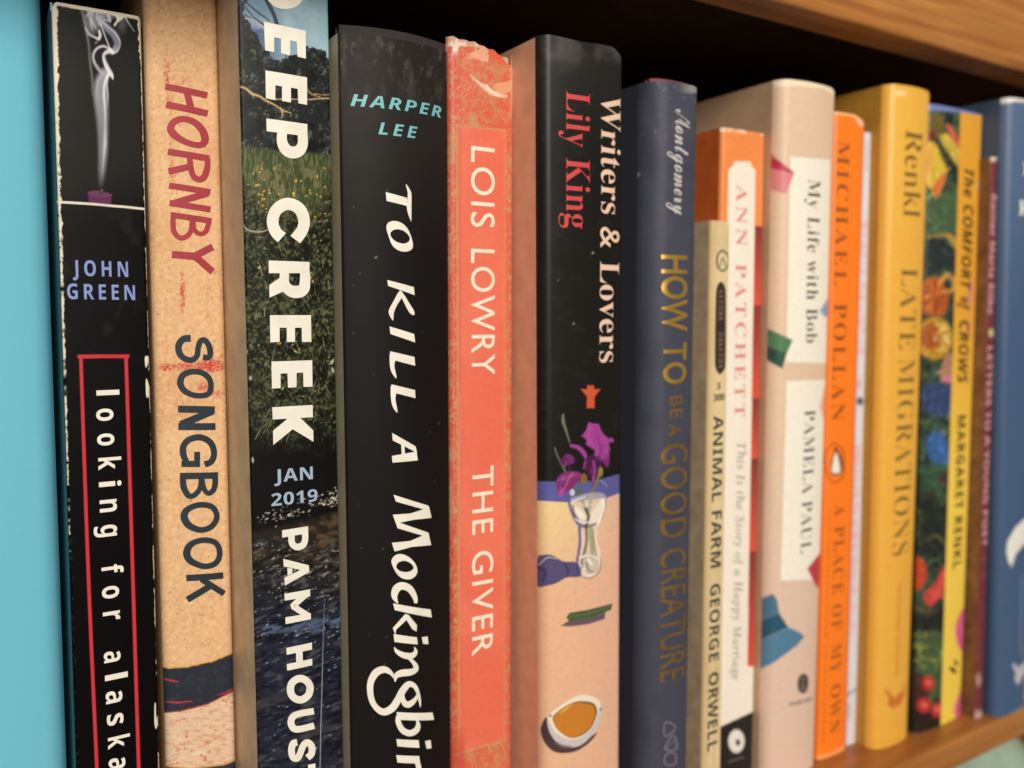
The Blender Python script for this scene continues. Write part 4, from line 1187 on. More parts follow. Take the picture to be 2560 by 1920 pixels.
b.text('title', 'BE', 'sans', (1675, 990), (1675, 1046), 31, gold2, 1.1, 0.01)
b.text('title', 'A', 'sans', (1671, 1061), (1670, 1091), 31, gold2, 1.0, 0.01)
b.text('title', 'GOOD', 'sans', (1653, 1112), (1651, 1348), 66, gold2, 1.05, 0.004)
b.text('title', 'CREATURE', 'sans', (1652, 1376), (1650, 1707), 63, gold2, 1.0, 0.002)
Q = crop(1620, 1200, 2.304)
b.shapes('publisher_emblem', [('o', Q((98, 1395, 9), (158, 1425, 9), (98, 1478, 9))), ('o', Q((97, 1552, 9), (118, 1500, 9), (150, 1472, 9), (166, 1545, 9))), ('l', Q((100, 1550, 7), (152, 1495, 7), (154, 1552, 7))),
                              ('o', Q((92, 1612, 9), (105, 1580, 9), (135, 1568, 9), (160, 1590, 9), (155, 1630, 9), (130, 1644, 9), (103, 1638, 9)))], flat('grey_foil', (128, 126, 134), 0.5, 0.2))

# 8 ---- small old cream paperback
b = Book('paperback_book', 'small yellowed cream paperback with bold black capitals, shortest near the middle', [(1775, 555), (1753, 1900)], [(1823, 560), (1800, 1900)], -0.0280, (1800, 553), depth=0.105, bulge=0.0002, r=0.0006)
def paint(c, k):
    x, y = c.x, c.y
    c.mix((208, 182, 136), sstep(.45, .75, fbm(x, y * .4, 40, 131, 4)) * .5)
    xl = np.interp(y, [555, 1900], [1775, 1753])
    c.mix((190, 160, 108), (1 - sstep(4, 18, x - xl)) * .6)
    c.mix((150, 124, 84), (1 - sstep(0.5, 1.8, np.abs(x - xl - 16 + 2 * np.sin(y / 200)))) * .25)
    c.mix((178, 146, 92), (1 - sstep(1.5, 5, np.abs(x - xl - 34 + 3 * np.sin(y / 90)))) * .25 * (y > 1300))
    P = crop(1680, 540, 3.319)
    br = (58, 46, 40)
    c.poly(P((405, 545), (440, 585), (448, 700), (445, 1200), (430, 1280), (395, 1315), (362, 1265), (355, 1150), (362, 700), (372, 590)), br, 1.4, 1, 3)
    for i, ch in enumerate(range(15)):
        yy = 620 + i * 44
        if 6 <= i <= 7:
            continue
        c.stroke(P((388, yy, 5), (405, yy + 6, 8), (424, yy, 5)), 2, (166, 140, 122), 1.2, .7)
        c.stroke(P((388, yy + 18, 4), (422, yy + 20, 4)), 2, (166, 140, 122), 1.2, .6)
    c.stroke([(p[0], p[1], 5) for p in P((372, 375), (385, 310), (420, 290), (462, 320), (470, 375), (455, 430), (420, 455), (385, 430), (372, 375))], 5, (76, 78, 68), 1.2, .9)
    c.stroke(P((395, 420, 8), (420, 350, 12), (440, 410, 10)), 4, (92, 92, 80), 1.2, .85)
b.spine(painted('aged_paper_cover', 0.7, 0.2, 0.2), (226, 204, 158), paint, 44, 480, rim=(220, 200, 160))
agm = flat('aged_cover_side', (204, 180, 146), 0.7, 0, 0.18)
b.body(agm, agm)
P = crop(1660, 800, 1.481)
ob = flat('soft_black_ink', (58, 60, 54), 0.6)
b.text('series_number', '3', 'sansb', (1791, 974), (1801, 972), 16, ob, down=False)
b.text('series_number', '300', 'sansb', (1783, 1003), (1811, 1000), 17, ob, 0.9, down=False)
b.text('title', 'ANIMAL', 'sansb', (1784, 1040), (1779, 1256), 24, ob, 1.02)
b.text('title', 'FARM', 'sansb', (1779, 1279), (1776, 1421), 25, ob, 1.02)
b.text('author_name', 'GEORGE', 'sansb', (1776, 1462), (1772, 1656), 24, ob, 1.02)
b.text('author_name', 'ORWELL', 'sansb', (1772, 1684), (1768, 1880), 24, ob, 1.02)

# 9 ---- white paperback, orange head, red stripes
b = Book('paperback_book', 'white paperback with an orange head, faded pink capitals and a red striped edge', [(0.1591, 0, 0)], [(1910, 335), (1879, 1920)], -0.0240, (1860, 328), bulge=0.0003, r=0.0009)
def paint(c, k):
    x, y = c.x, c.y
    c.mix((236, 132, 66), (1 - sstep(560, 568, y)) * sstep(.3, .8, fbm(x, y, 60, 141)) * .4)
    wl = np.interp(y, [400, 1900], [1822, 1790])
    wr = np.interp(y, [400, 1665], [1889, 1868])
    lab = sstep(-2, 2, x - wl - np.clip(425 - y, 0, 12)) * sstep(-2, 2, wr - x - np.clip(425 - y, 0, 12)) * sstep(-2, 2, y - 404)
    lab = np.maximum(lab, sstep(-2, 2, y - 566) * (x < wr))
    rs = (x >= wr - 1) & (y > 566)
    ys = [566, 763, 995, 1147, 1378, 1668]
    for a, d in zip(ys[:-1], ys[1:]):
        u = np.clip((y - a) / (d - a), 0, 1)
        col = lin((138, 52, 52)) * (1 - u[:, None]) + lin((226, 84, 62)) * u[:, None]
        c.mix(col, (rs & (y >= a) & (y < d)).astype(float))
    c.mix((246, 238, 222), np.maximum(lab, sstep(-2, 2, y - 1666)))
    yb = np.interp(x, [1790, 1805, 1880], [1822, 1815, 1780])
    c.mix((34, 32, 32), sstep(-1.5, 1.5, y - yb))
    c.ell(1841, 1853, 20, 29, (236, 232, 224), 2)
    c.ell(1845, 1856, 6, 8, (60, 58, 56), 2)
    c.stroke([(1822, 1905), (1858, 1893)], 3.5, (120, 118, 114), 1.5, .7)
    c.mix((252, 226, 200), (1 - sstep(1, 4, y - np.interp(x, [1800, 1910], [326, 336]))) * sstep(.35, .6, fbm(x, y, 18, 143)))
b.spine(painted('white_orange_cover', 0.5, 0.08, 0.35), (244, 148, 80), paint, 66, 560, rim=(246, 232, 214))
b.body(flat('orange_shaded_back', (214, 104, 44), 0.5, 0, 0.1), flat('red_front', (168, 62, 52), 0.5))  # back orange set darker than the spine head, as painted side shade
pk = flat('faded_pink_ink', (226, 148, 138), 0.55)
gy = flat('grey_ink', (150, 142, 132), 0.55)
b.text('author_name', 'ANN', 'serifb', (1841, 461), (1840, 614), 27, pk, 1.25, -0.006)
b.text('author_name', 'PATCHETT', 'serifb', (1840, 659), (1836, 1044), 26, pk, 1.3, -0.006)
b.text('title', 'This Is the Story of a Happy Marriage', 'serifi', (1844, 1107), (1830, 1702), 19, gy, 1.1)

# 10 ---- blush hardcover with white labels
b = Book('hardcover_book', 'blush beige hardcover with white title labels and scattered coloured paper books', [(1942, 214), (1905, 1920)], [(2083, 240), (2030, 1900)], -0.0276, (2010, 214), bulge=0.0018, r=0.0026)
def paint(c, k):
    x, y = c.x, c.y
    c.mix((226, 196, 180), sstep(900, 1700, y) * .6)
    O = crop(1880, 200, 3.77)
    U = crop(1880, 700, 2.765)
    B = crop(1860, 1300, 3.319)
    wh = (246, 241, 226)
    c.poly([(1976, 391), (2076, 400), (2066, 908), (1966, 905)], wh, 2)
    c.poly([(1967, 953), (2064, 949), (2054, 1449), (1952, 1451)], wh, 2)
    c.poly(O((40, 600), (120, 655), (390, 865), (395, 888), (125, 825), (40, 800)), (188, 48, 74), 3)
    c.poly(O((40, 800), (125, 822), (396, 886), (320, 1075), (130, 1020), (40, 1000)), (222, 132, 138), 3)
    c.poly(U((30, 300), (80, 322), (282, 415), (240, 510), (80, 448), (30, 430)), (78, 124, 88), 2.5)
    c.poly(U((30, 430), (80, 446), (238, 505), (210, 615), (85, 545), (30, 520)), (34, 76, 66), 2.5)
    c.poly(B((50, 690), (110, 665), (240, 612), (275, 660), (292, 775), (110, 855), (50, 880)), (78, 116, 142), 2.5)
    c.poly(B((50, 880), (110, 852), (292, 772), (368, 890), (110, 1012), (50, 1030)), (36, 86, 112), 2.5)
    c.poly(B((50, 1030), (115, 1008), (368, 888), (460, 930), (502, 968), (440, 1042), (250, 1182), (110, 1250), (50, 1270)), (84, 128, 158), 2.5)
    c.poly(B((525, 405), (650, 245), (760, 240), (760, 600), (600, 555)), (196, 62, 78), 3)
    c.poly(U((468, 880), (500, 740), (600, 740), (600, 980), (500, 975)), (238, 170, 148), 5, .9)
    c.poly(U((468, 215), (520, 130), (600, 120), (600, 270), (500, 252)), (118, 164, 196), 4, .95)
    c.poly(B((447, 1330), (465, 1290), (500, 1275), (530, 1300), (535, 1360), (520, 1420), (490, 1440), (455, 1420), (445, 1380)), (58, 52, 50), 2, .95, 3)
    for pts in (B((470, 1310), (505, 1320)), B((465, 1400), (510, 1400)), B((488, 1340), (490, 1390))):
        c.stroke(pts, 3.5, (150, 136, 126), 1.5, .7)
    c.mix((248, 228, 196), 1 - sstep(1, 5, y - np.interp(x, [1942, 2000, 2060, 2083], [214, 212, 219, 235])))  # cream line along the head: light on the board edge, painted in
b.spine(painted('blush_jacket', 0.5, 0.06, 0.35), (228, 198, 170), paint, 90, 640, top=lambda t: -0.0022 * np.clip((t - .82) / .18, 0, 1) ** 1.6, rim=(250, 232, 204), rimw=0.0006)
bl = flat('blush_shaded_side', (206, 172, 138), 0.5, 0, 0.06)  # jacket blush toned down, with the shade of the sides in it
b.body(bl, bl, 0.0024, True)
dk_ink = flat('charcoal_ink', (84, 78, 70), 0.55)
b.text('title', 'My Life with Bob', 'serifb', (2021, 448), (2014, 857), 30, dk_ink, 1.08, -0.01)
b.text('author_name', 'PAMELA PAUL', 'serifb', (2012, 1026), (2001, 1385), 26, dk_ink, 1.08, -0.012)
b.text('publisher_line', 'HENRY HOLT', 'sansb', (1974, 1765), (2032, 1750), 10, flat('brown_ink', (120, 104, 94), 0.6), 1.0, down=False)

# 11 ---- bright orange paperback
b = Book('paperback_book', 'bright orange paperback with dark spaced capitals and a white bird in an oval', [(2083, 290), (2040, 1890)], [(2160, 310), (2113, 1860)], -0.0278, (2110, 285), bulge=0.0005, r=0.0012)
def paint(c, k):
    x, y = c.x, c.y
    O = crop(2020, 1100, 2.765)
    c.stroke([p + (2.2,) for p in O((185, 20), (235, 60), (252, 150), (240, 250), (190, 295), (140, 255), (118, 150), (135, 60), (185, 20))], 2.2, (186, 92, 30), 1.2, .8)
    c.stroke([p + (3.2,) for p in O((185, 20), (235, 60), (252, 150), (240, 250), (190, 295), (140, 255), (118, 150), (135, 60), (185, 20))], 3.2, (150, 68, 22), 1.2, .8)
    c.poly(O((165, 130), (190, 70), (215, 80), (240, 140), (238, 210), (205, 245), (165, 235), (155, 180)), (92, 66, 50), 2, .9, 3)
    c.poly(O((175, 140), (195, 85), (215, 150), (222, 215), (195, 235), (165, 215)), (246, 238, 224), 2, 1, 3)
    c.ell(*O((192, 62))[0], 5, 5, (72, 50, 40), 1.5, .9)
    c.ell(*O((190, 240))[0], 9, 3, (84, 56, 40), 1.5, .8)
    c.poly([(2140, 296), (2162, 300), (2164, 318), (2150, 314)], (240, 206, 176), 3, .95, 3)
    c.mix((255, 190, 130), 1 - sstep(0.5, 3.5, y - np.interp(x, [2083, 2125, 2160], [284, 287, 306])))
    yb = np.interp(x, [2040, 2080, 2113], [1894, 1884, 1862])
    c.mix((255, 178, 110), sstep(-6, -1, y - yb) * .7)
    xr = np.interp(y, [310, 1860], [2160, 2113])
    c.mix((214, 84, 60), sstep(-5, -1, x - xr) * .6)
b.spine(painted('orange_cover', 0.42, 0.05, 0.4), (255, 130, 34), paint, 60, 520, top=lambda t: -0.0019 * np.clip((t - .55) / .45, 0, 1) ** 1.5, rim=(255, 220, 190))
og = flat('orange_side', (226, 112, 40), 0.45)
b.body(og, flat('violet_side', (150, 96, 120), 0.45))
db = flat('dark_orange_brown_ink', (150, 80, 34), 0.55)
b.text('author_name', 'MICHAEL', 'serifb', (2091, 352), (2085, 714), 33, db, 1.25, -0.010)
b.text('author_name', 'POLLAN', 'serifb', (2085, 758), (2078, 1053), 32, db, 1.2, -0.010)
for w_, ya, yb_, xa, xb_ in (('A', 1264, 1291, 2087, 2086), ('PLACE', 1318, 1488, 2086, 2081), ('OF', 1514, 1578, 2080, 2079), ('MY', 1613, 1686, 2078, 2076), ('OWN', 1716, 1836, 2077, 2073)):
    b.text('title', w_, 'serifb', (xa, ya), (xb_, yb_), 25, db, 1.2, -0.010)
b.text('subtitle', 'THE ARCHITECTURE OF DAYDREAMS', 'serifb', (2061, 1265), (2046, 1853), 13, db, 1.15)

# 12 ---- very thin white book
b = Book('paperback_book', 'very thin white paperback with faint pink lettering beside the bright orange one', [(2161, 330), (2116, 1855)], [(2181, 335), (2137, 1850)], -0.0272, (2170, 332), bulge=0.0001, r=0.0004)
def paint(c, k):
    x, y = c.x, c.y
    xl = np.interp(y, [330, 1855], [2161, 2116])
    c.poly([(2164, 355), (2172, 352), (2168, 430), (2161, 430)], (186, 184, 178), 3, .6)
    for a, d in ((545, 690), (700, 890), (1105, 1600)):
        m = sstep(a, a + 8, y) * (1 - sstep(d - 8, d, y)) * (1 - sstep(13, 16, x - xl))
        c.mix((222, 190, 196), m * (0.25 + .75 * sstep(.42, .6, fbm(x * .9, y * (1 if a < 1000 else 1.6), 12, 151, 3))))
    c.ell(2150, 1003, 8, 10, (44, 48, 92), 3, .95)
    c.ell(2148, 960, 4, 14, (196, 150, 120), 3, .7)
    c.stroke([(2118, 1738), (2138, 1724)], 6, (130, 128, 124), 2, .8)
    c.poly([(2116, 1760), (2128, 1755), (2126, 1800), (2116, 1800)], (170, 168, 170), 3, .5)
b.spine(painted('thin_white_cover', 0.5, 0.05, 0.35), (218, 220, 228), paint, 20, 320, rim=(230, 226, 216))
wt = flat('white_side', (206, 200, 192), 0.5)
b.body(wt, wt)

# 13 ---- mustard hardcover
b = Book('hardcover_book', 'mustard yellow hardcover with olive serif lettering and a small red butterfly', [(2214, 225), (2171, 1855)], [(2318, 270), (2262, 1835)], -0.0318, (2270, 224), bulge=0.0014, r=0.0024)
def paint(c, k):
    x, y = c.x, c.y
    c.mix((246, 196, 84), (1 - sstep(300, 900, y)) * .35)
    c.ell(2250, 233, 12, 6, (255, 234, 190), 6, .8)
    Bf = crop(2100, 1060, 1.928)
    rd = (196, 88, 40)
    c.poly(Bf((212, 1275), (240, 1290), (260, 1320), (300, 1290), (312, 1245), (310, 1310), (290, 1355), (262, 1372), (235, 1365), (232, 1320)), rd, 3, .8, 0, 4, 7)
    c.mix((240, 180, 80), sstep(.5, .7, fbm(x, y, 8, 161)) * .5 * ((x > 2205) & (x < 2265) & (y > 1700) & (y < 1780)))
    c.mix((206, 140, 52), sstep(1835, 1860, y + (x - 2215) * .1) * .15)
b.spine(painted('mustard_jacket', 0.42, 0.05, 0.4), (238, 178, 70), paint, 64, 460, top=lambda t: -0.0016 * np.clip((t - .8) / .2, 0, 1) ** 1.6, rim=(250, 206, 110), rimw=0.0005)
mu = flat('mustard_shaded_side', (206, 150, 58), 0.45, 0, 0.05)  # darker copy of the jacket mustard, side shade kept in the colour
b.body(mu, mu, 0.0024, True)
ol = flat('olive_ink', (132, 106, 42), 0.55)
b.text('author_name', 'Renkl', 'serifb', (2264, 322), (2258, 541), 43, ol, 1.0, -0.012)
b.text('title', 'LATE', 'serifb', (2254, 669), (2247, 875), 40, ol, 1.05, -0.014)
b.text('title', 'MIGRATIONS', 'serifb', (2247, 897), (2230, 1392), 40, ol, 1.05, -0.014)
b.text('publisher_line', 'milkweed editions', 'msans', (2244, 1462), (2238, 1690), 10, flat('rust_ink', (206, 120, 52), 0.55), 1.05)

# 14 ---- floral book with a yellow strip
b = Book('hardcover_book', 'book with a dark floral painting and a yellow strip of black lettering', [(2317, 270), (2285, 1835)], [(2453, 290), (2397, 1810)], -0.0332, (2390, 276), bulge=0.0009, r=0.0012)
def paint(c, k):
    x, y = c.x, c.y
    N = lambda s, d: fbm(x, y, s, d, 4)
    c.mix((58, 88, 66), sstep(.42, .66, N(50, 171)))
    c.mix((28, 34, 42), sstep(.5, .7, N(36, 172)) * .8)
    c.mix((96, 118, 62), sstep(.6, .75, N(22, 173)) * .55)
    Rf = random.Random(17)
    for i in range(420):
        yy = Rf.uniform(275, 1830)
        x0 = np.interp(yy, [270, 1835], [2317, 2285])
        xx = Rf.uniform(x0, x0 + 85)
        L, an = Rf.uniform(12, 46), Rf.uniform(0, 6.28)
        p = [(xx, yy, 1.5), (xx + L * .4 * math.cos(an), yy + L * .4 * math.sin(an), Rf.uniform(5, 13)), (xx + L * math.cos(an), yy + L * math.sin(an) + 6, 1)]
        c.stroke(p, 4, Rf.choice(((66, 98, 62), (92, 116, 66), (34, 48, 40), (24, 26, 26), (54, 80, 66), (124, 128, 72), (40, 58, 70), (70, 44, 38))), 1.5, Rf.uniform(.4, .85), 4)
    F1 = crop(2250, 240, 3.32)
    F0 = crop(2100, 200, 1.928)
    F3 = crop(2100, 1060, 1.928)
    F2 = crop(2250, 1240, 2.765)
    yl, orr = (222, 186, 66), (214, 104, 62)
    c.poly(F1((150, 150), (360, 170), (370, 330), (200, 380)), (112, 96, 44), 6, .9)
    c.ell(*F1((250, 330))[0], 13, 16, (112, 34, 34), 5, .95)
    c.poly(F1((210, 420), (270, 380), (340, 440), (390, 560), (360, 720), (300, 860), (260, 780), (210, 700)), yl, 4, 1, 3)
    c.poly(F1((210, 420), (250, 400), (260, 560), (215, 690)), (214, 140, 46), 5, .8, 3)
    c.poly(F1((300, 860), (270, 760), (330, 660), (375, 640), (360, 730)), orr, 5, .9, 3)
    c.poly(F1((330, 340), (420, 330), (500, 460), (500, 600), (420, 500)), (206, 178, 72), 4, 1, 3)
    c.poly(F1((380, 230), (440, 270), (510, 400), (500, 450), (420, 340)), (212, 104, 82), 4, .95, 3)
    c.poly(F1((300, 370), (480, 600), (500, 760), (420, 660), (330, 480)), (34, 42, 40), 5, .9, 3)
    c.poly(F1((230, 860), (480, 760), (490, 1120), (240, 1140)), (78, 106, 72), 8, .75)
    c.stroke(F1((240, 1170, 26), (320, 1160, 20), (400, 1160, 40), (470, 1240, 60)), 10, (186, 150, 72), 4, .9)
    c.poly(F1((210, 1210), (330, 1200), (450, 1280), (460, 1400), (210, 1480)), (36, 46, 50), 8, .85, 3)
    c.poly(F0((400, 980), (460, 950), (520, 1000), (510, 1120), (440, 1140), (395, 1100)), (184, 92, 38), 5, .95, 3)
    c.stroke(F0((480, 980, 20), (515, 940, 22), (550, 960, 22), (545, 1010, 20), (500, 1020, 14)), 10, (206, 160, 72), 3, .9)
    c.ell(*F0((515, 985))[0], 8, 11, (44, 48, 56), 3, .95)
    c.ell(*F0((455, 1245))[0], 44, 52, (206, 160, 52), 4, .95)
    c.ell(*F0((440, 1235))[0], 28, 34, (176, 84, 34), 6, .9)
    c.ell(*F0((505, 1240))[0], 14, 34, (228, 188, 84), 5, .7)
    for k in range(14):
        an = k * 0.45
        q = F0((455 + 12 * math.cos(an), 1245 + 14 * math.sin(an), 4), (455 + 60 * math.cos(an), 1245 + 70 * math.sin(an), 10), (455 + 84 * math.cos(an + .1), 1245 + 98 * math.sin(an + .1), 3))
        c.stroke(q, 4, Rf.choice(((120, 66, 30), (236, 196, 96), (150, 84, 36))), 1.5, .8)
        q = F0((450 + 8 * math.cos(an), 1050 + 14 * math.sin(an), 4), (450 + 40 * math.cos(an), 1050 + 60 * math.sin(an), 9), (450 + 56 * math.cos(an), 1050 + 84 * math.sin(an), 2))
        c.stroke(q, 4, Rf.choice(((96, 44, 28), (222, 134, 56), (140, 62, 30))), 1.5, .75)
    for i, (a, d) in enumerate(((470, 1180), (500, 1200), (520, 1260), (460, 1250), (490, 1300))):
        c.ell(*F0((a, d))[0], 4, 4, (240, 216, 140), 2, .8)
    c.poly(F0((500, 1340), (540, 1320), (560, 1440), (490, 1450)), (196, 140, 110), 5, .8, 3)
    c.ell(*F0((520, 1445))[0], 16, 9, (216, 120, 150), 4, .8)
    c.poly(F0((400, 1480), (480, 1460), (560, 1480), (540, 1600), (470, 1620), (410, 1580)), (52, 70, 118), 8, .85, 3)
    c.poly(F3((420, 60), (500, 40), (525, 180), (440, 180)), (58, 102, 164), 6, .9, 3)
    c.poly(F3((400, 190), (530, 190), (530, 330), (400, 330)), (52, 88, 62), 14, .7)
    c.ell(*F3((505, 265))[0], 15, 20, (74, 34, 44), 6, .8)
    c.poly(F3((380, 330), (530, 380), (530, 640), (380, 640)), (28, 34, 32), 14, .8)
    c.stroke(F3((420, 560, 10), (470, 540, 16), (520, 600, 12)), 8, (96, 92, 56), 4, .7)
    c.ell(*F3((365, 720))[0], 27, 42, (196, 66, 38), 4, .95)
    c.poly(F3((400, 820), (450, 780), (490, 700), (520, 680), (515, 780), (470, 850), (430, 880)), (206, 70, 62), 3, 1, 3)
    c.stroke(F3((440, 840, 4), (480, 790, 6), (505, 710, 4)), 4, (236, 130, 110), 2.5, .6)
    c.stroke(F3((350, 870, 14), (400, 900, 16), (460, 905, 8)), 8, (112, 92, 56), 4, .8)
    c.poly(F3((350, 920), (510, 900), (505, 1000), (350, 1000)), (32, 32, 32), 8, .9)
    c.poly(F3((360, 1010), (500, 1000), (490, 1300), (440, 1320), (370, 1200)), (72, 96, 58), 10, .8)
    c.mix((150, 158, 66), sstep(.58, .72, fbm(x, y * 1.6, 13, 175, 3)) * ((y > 1580) & (y < 1680)) * .7)
    c.poly(F3((330, 1220), (400, 1210), (430, 1320), (380, 1400), (330, 1360)), (66, 28, 28), 7, .9, 3)
    c.poly(F3((330, 1390), (490, 1380), (480, 1500), (330, 1500)), (34, 26, 24), 7, .95)
    for a, d, r in ((425, 1250, 16), (405, 1355, 17), (468, 1378, 15), (335, 1310, 8)):
        c.ell(*F3((a, d))[0], r, r * 1.15, (186, 44, 44), 3, 1)
        c.ell(F3((a, d))[0][0] + 1, F3((a, d))[0][1] - 1, r * .5, r * .5, (234, 112, 92), 4, .8)
    for i in range(430):
        yy = Rf.uniform(275, 1830)
        x0 = np.interp(yy, [270, 1835], [2317, 2285])
        xx = Rf.uniform(x0, x0 + 85)
        j = int((np.abs(c.x - xx) + np.abs(c.y - yy)).argmin())
        L, an = Rf.uniform(8, 26), Rf.uniform(0, 6.28)
        p = [(xx, yy, 1), (xx + L * .5 * math.cos(an), yy + L * .5 * math.sin(an), Rf.uniform(2, 6)), (xx + L * math.cos(an), yy + L * math.sin(an), 1)]
        c.stroke(p, 3, np.tile(np.clip(c.c[j] * Rf.choice((0.3, 0.5, 1.6, 2.2)), 0, .85), (1, 1)), 1.2, Rf.uniform(.5, .9), 4)
    xs = np.interp(y, [290, 1830], [2401, 2351])
    st = sstep(-1.5, 1.5, x - xs)
    col = lin((234, 168, 52)) * (1 - sstep(700, 1300, y))[:, None] + lin((248, 212, 84)) * sstep(700, 1300, y)[:, None]
    c.mix(col, st)
    c.poly(F2((470, 745), (425, 790), (385, 900), (395, 1010), (430, 1080), (480, 1075), (480, 745)), (222, 84, 142), 3, 1, 3)
    c.stroke(F2((455, 780, 12), (420, 900, 16), (440, 1050, 14)), 8, (240, 128, 168), 4, .6)
    c.poly(F2((440, 1290), (405, 1380), (375, 1470), (390, 1540), (440, 1550)), (220, 96, 146), 3, 1, 3)
    c.mix((120, 132, 190), 1 - sstep(2, 7, y - np.interp(x, [2317, 2400, 2453], [272, 276, 284])))
    c.ell(*F1((660, 745))[0], 6, 10, (196, 190, 206), 3, .8)
    for yy in (1060, 1200, 1000):
        c.ell(np.interp(yy, [290, 1810], [2452, 2397]), yy / 1.928 + 200 if False else 200 + yy / 1.928, 5, 22, (206, 120, 140), 4, .7)
b.spine(painted('floral_cover', 0.42, 0.05, 0.4), (36, 46, 40), paint, 90, 640, rim=(120, 132, 190), rimw=0.0014)
fl = flat('dark_green_side', (40, 50, 42), 0.45, 0, 0.3)
b.body(fl, fl, 0.002, True)
bk = flat('brush_black_ink', (44, 38, 26), 0.55)
b.text('title', 'The', 'sansbi', (2411, 420), (2409, 492), 23, bk, 1.05)
b.text('title', 'COMFORT', 'sansbi', (2409, 511), (2401, 725), 24, bk, 1.05)
b.text('title', 'of', 'sansbi', (2401, 742), (2400, 776), 22, bk, 1.05)
b.text('title', 'CROWS', 'sansbi', (2399, 801), (2394, 960), 24, bk, 1.05)
b.text('author_name', 'MARGARET', 'sansb', (2394, 1040), (2387, 1275), 20, bk, 1.15)
b.text('author_name', 'RENKL', 'sansb', (2386, 1294), (2382, 1424), 20, bk, 1.15)
F2 = crop(2250, 1240, 2.765)
b.shapes('publisher_emblem', [('P', F2((340, 1195), (352, 1180), (372, 1190), (392, 1215), (380, 1228), (362, 1215), (350, 1210))), ('P', F2((372, 1130), (392, 1140), (398, 1170), (384, 1172), (376, 1150)))], bk)

# 15 ---- thin maroon paperback
b = Book('paperback_book', 'thin maroon paperback with pale lettering and scuffed white ends', [(2478, 400), (2438, 1795)], [(2496, 400), (2453, 1795)], -0.0376, (2486, 394), bulge=0.0001, r=0.0004)
def paint(c, k):
    x, y = c.x, c.y
    c.mix((150, 92, 84), sstep(.6, .8, fbm(x, y, 20, 181)) * .3)
    c.mix((232, 220, 204), 1 - sstep(6, 12, y - 394 + (fbm(x, y, 8, 182) - .5) * 12))
    c.mix((214, 190, 176), sstep(1774, 1786, y + (fbm(x, y, 9, 183) - .5) * 20) * .8)
    c.ell(2478, 832, 6, 10, (226, 210, 150), 3, .9)
    c.ell(2446, 1700, 6, 16, (206, 170, 160), 3, .7)
b.spine(painted('maroon_cover', 0.5, 0.06, 0.35), (118, 50, 54), paint, 18, 320, rim=(226, 214, 198))
b.body(flat('brown_mottled_back', (134, 96, 62), 0.5, 0, 0.35), flat('maroon_front', (112, 48, 52), 0.5))
rp = flat('pale_rose_ink', (214, 160, 158), 0.55)
b.text('author_name', 'Rainer Maria Rilke', 'sansb', (2475, 486), (2466, 786), 16, rp, 1.0)
b.text('title', 'LETTERS TO A YOUNG POET', 'sansb', (2465, 866), (2451, 1366), 16, rp, 1.0)

# 16 ---- blue hardcover
b = Book('hardcover_book', 'steel blue hardcover with a white feather shape, standing at the right end', [(2511, 250), (2480, 1795)], [(2605, 250), (2555, 1775)], -0.0398, (2540, 252), bulge=0.0012, r=0.0022)
def paint(c, k):
    x, y = c.x, c.y
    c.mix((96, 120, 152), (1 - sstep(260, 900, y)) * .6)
    F2 = crop(2250, 1240, 2.765)
    wh = (238, 236, 228)
    c.poly(F2((735, 375), (745, 310), (800, 215), (860, 158), (960, 110), (960, 330), (857, 335), (800, 400), (772, 492), (748, 450)), wh, 2.5, 1, 0)
    c.stroke(F2((742, 375), (800, 350), (870, 320)), 2, (190, 186, 178), 1.5, .6)
    c.poly(F2((773, 1165), (800, 1160), (815, 1190), (860, 1145), (880, 1200), (850, 1240), (818, 1306), (795, 1275), (800, 1220)), (206, 206, 214), 2.5, .9, 0)
    c.stroke([(2555, 1440), (2552, 1640)], 3, (150, 162, 182), 2, .6)
    c.mix((240, 238, 232), 1 - sstep(5, 10, y - np.interp(x, [2500, 2540, 2600], [252, 246, 250])))  # white head line imitates light caught by the board edge
    c.mix((150, 160, 180), sstep(-8, -2, y - np.interp(x, [2480, 2520, 2556], [1797, 1794, 1770])) * sstep(2515, 2530, x) * .7)
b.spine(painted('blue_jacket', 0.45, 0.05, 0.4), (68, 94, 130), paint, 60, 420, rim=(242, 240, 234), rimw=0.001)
nv = flat('navy_side', (70, 90, 116), 0.45, 0, 0.08)
b.body(nv, nv, 0.0024, True)
b.text('title', 'F', 'serifb', (2556, 438), (2582, 440), 32, ink_white, down=False)
b.text('author_name', 'R', 'serifb', (2546, 537), (2574, 538), 36, ink_white, down=False)

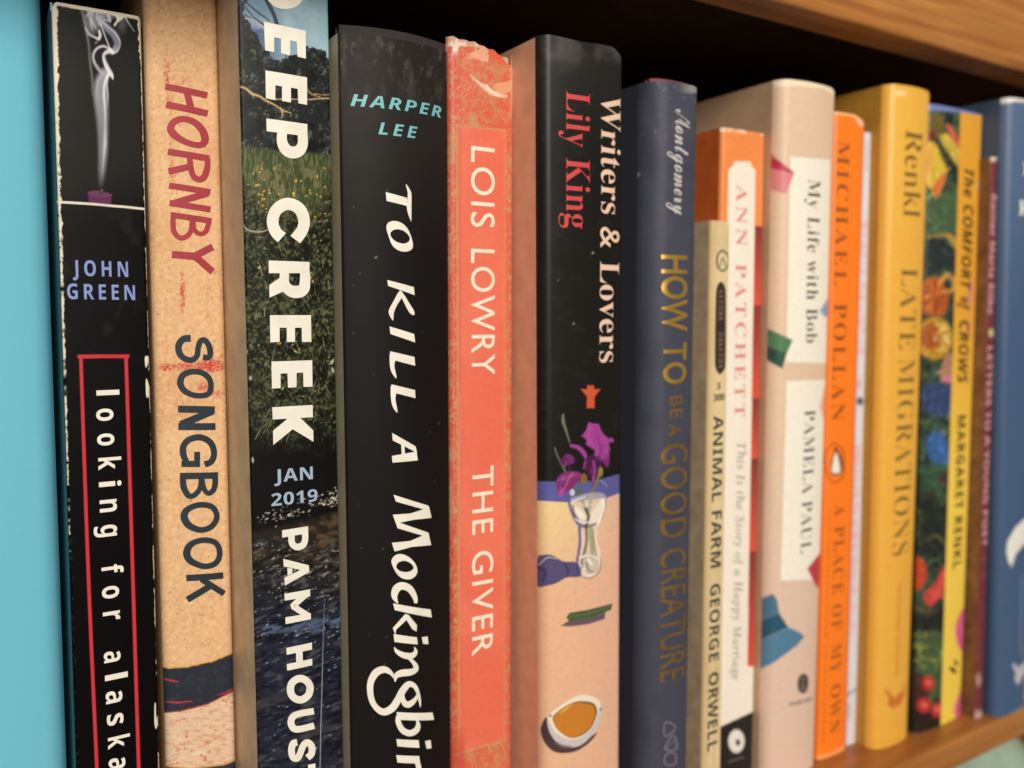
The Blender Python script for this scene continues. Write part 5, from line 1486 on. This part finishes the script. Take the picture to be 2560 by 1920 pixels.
# 17 ---- rust brown book, mostly out of the picture
b = Book('hardcover_book', 'rust brown book just showing past the foot of the steel blue one', [(0.2850, 0, 0)], [(0.3050, 0, 0)], -0.0385, 0.045, bulge=0.0008, r=0.0010)
b.spine(painted('rust_cloth', 0.6, 0.1, 0.3), (196, 126, 78), None, 20, 60)
ru = flat('rust_board', (190, 120, 72), 0.6)
b.body(ru, ru, 0.002, True)

# ------------------------------------------------------------------ things on the shelf below
def lathe(name, prof, mat, parent, loc, n=64):
    V, Fq = [], []
    for r, z in prof:
        for i in range(n):
            a = 2 * math.pi * i / n
            V.append((r * math.cos(a), r * math.sin(a), z))
    m = len(prof)
    for j in range(m - 1):
        for i in range(n):
            k = (i + 1) % n
            Fq.append((j * n + i, j * n + k, (j + 1) * n + k, (j + 1) * n + i))
    return link(name, mesh_np(name, np.array(V), np.array(Fq)), mat, parent, loc)
cel = flat('celadon_glaze', (160, 184, 164), 0.12, 0, 0.10, 0.02, spec=0.6)
def jar(x, y, rad, top, label):
    t = thing('glazed_jar', label, 'jar', (x, y, -0.3998), 'green jars on the shelf below')
    h = top + 0.3998
    pr = [(0.0005, 0), (rad * .62, 0), (rad * .66, 0.004), (rad * .8, h * .25), (rad * .97, h * .5), (rad, h * .66)]
    pr += [(rad * math.cos(a), h * .66 + (h * .28) * math.sin(a)) for a in np.linspace(0.15, 1.15, 10)]
    rr = rad * math.cos(1.15)
    pr += [(rr * .98, h * .945), (rr, h * .965), (rr * 1.06, h * .985), (rr * 1.02, h * .992), (rr * .92, h * .985), (rr * .9, h * .9), (rr, h * .7)]
    lathe('body', pr, cel, t, (0, 0, 0))
    lathe('lid', [(rr * 1.0, h * .993), (rr * .9, h * .999), (rr * .5, h * 1.005), (rr * .16, h * 1.007), (rr * .14, h * 1.01), (rr * .2, h * 1.018), (rr * .1, h * 1.024), (0.0003, h * 1.025)], cel, t, (0, 0, 0))
jar(0.332, 0.006, 0.038, -0.1405, 'pale green glazed jar with a lid, the larger one under the shelf')
jar(0.272, 0.010, 0.014, -0.146, 'small pale green glazed jar beside the larger green jar')
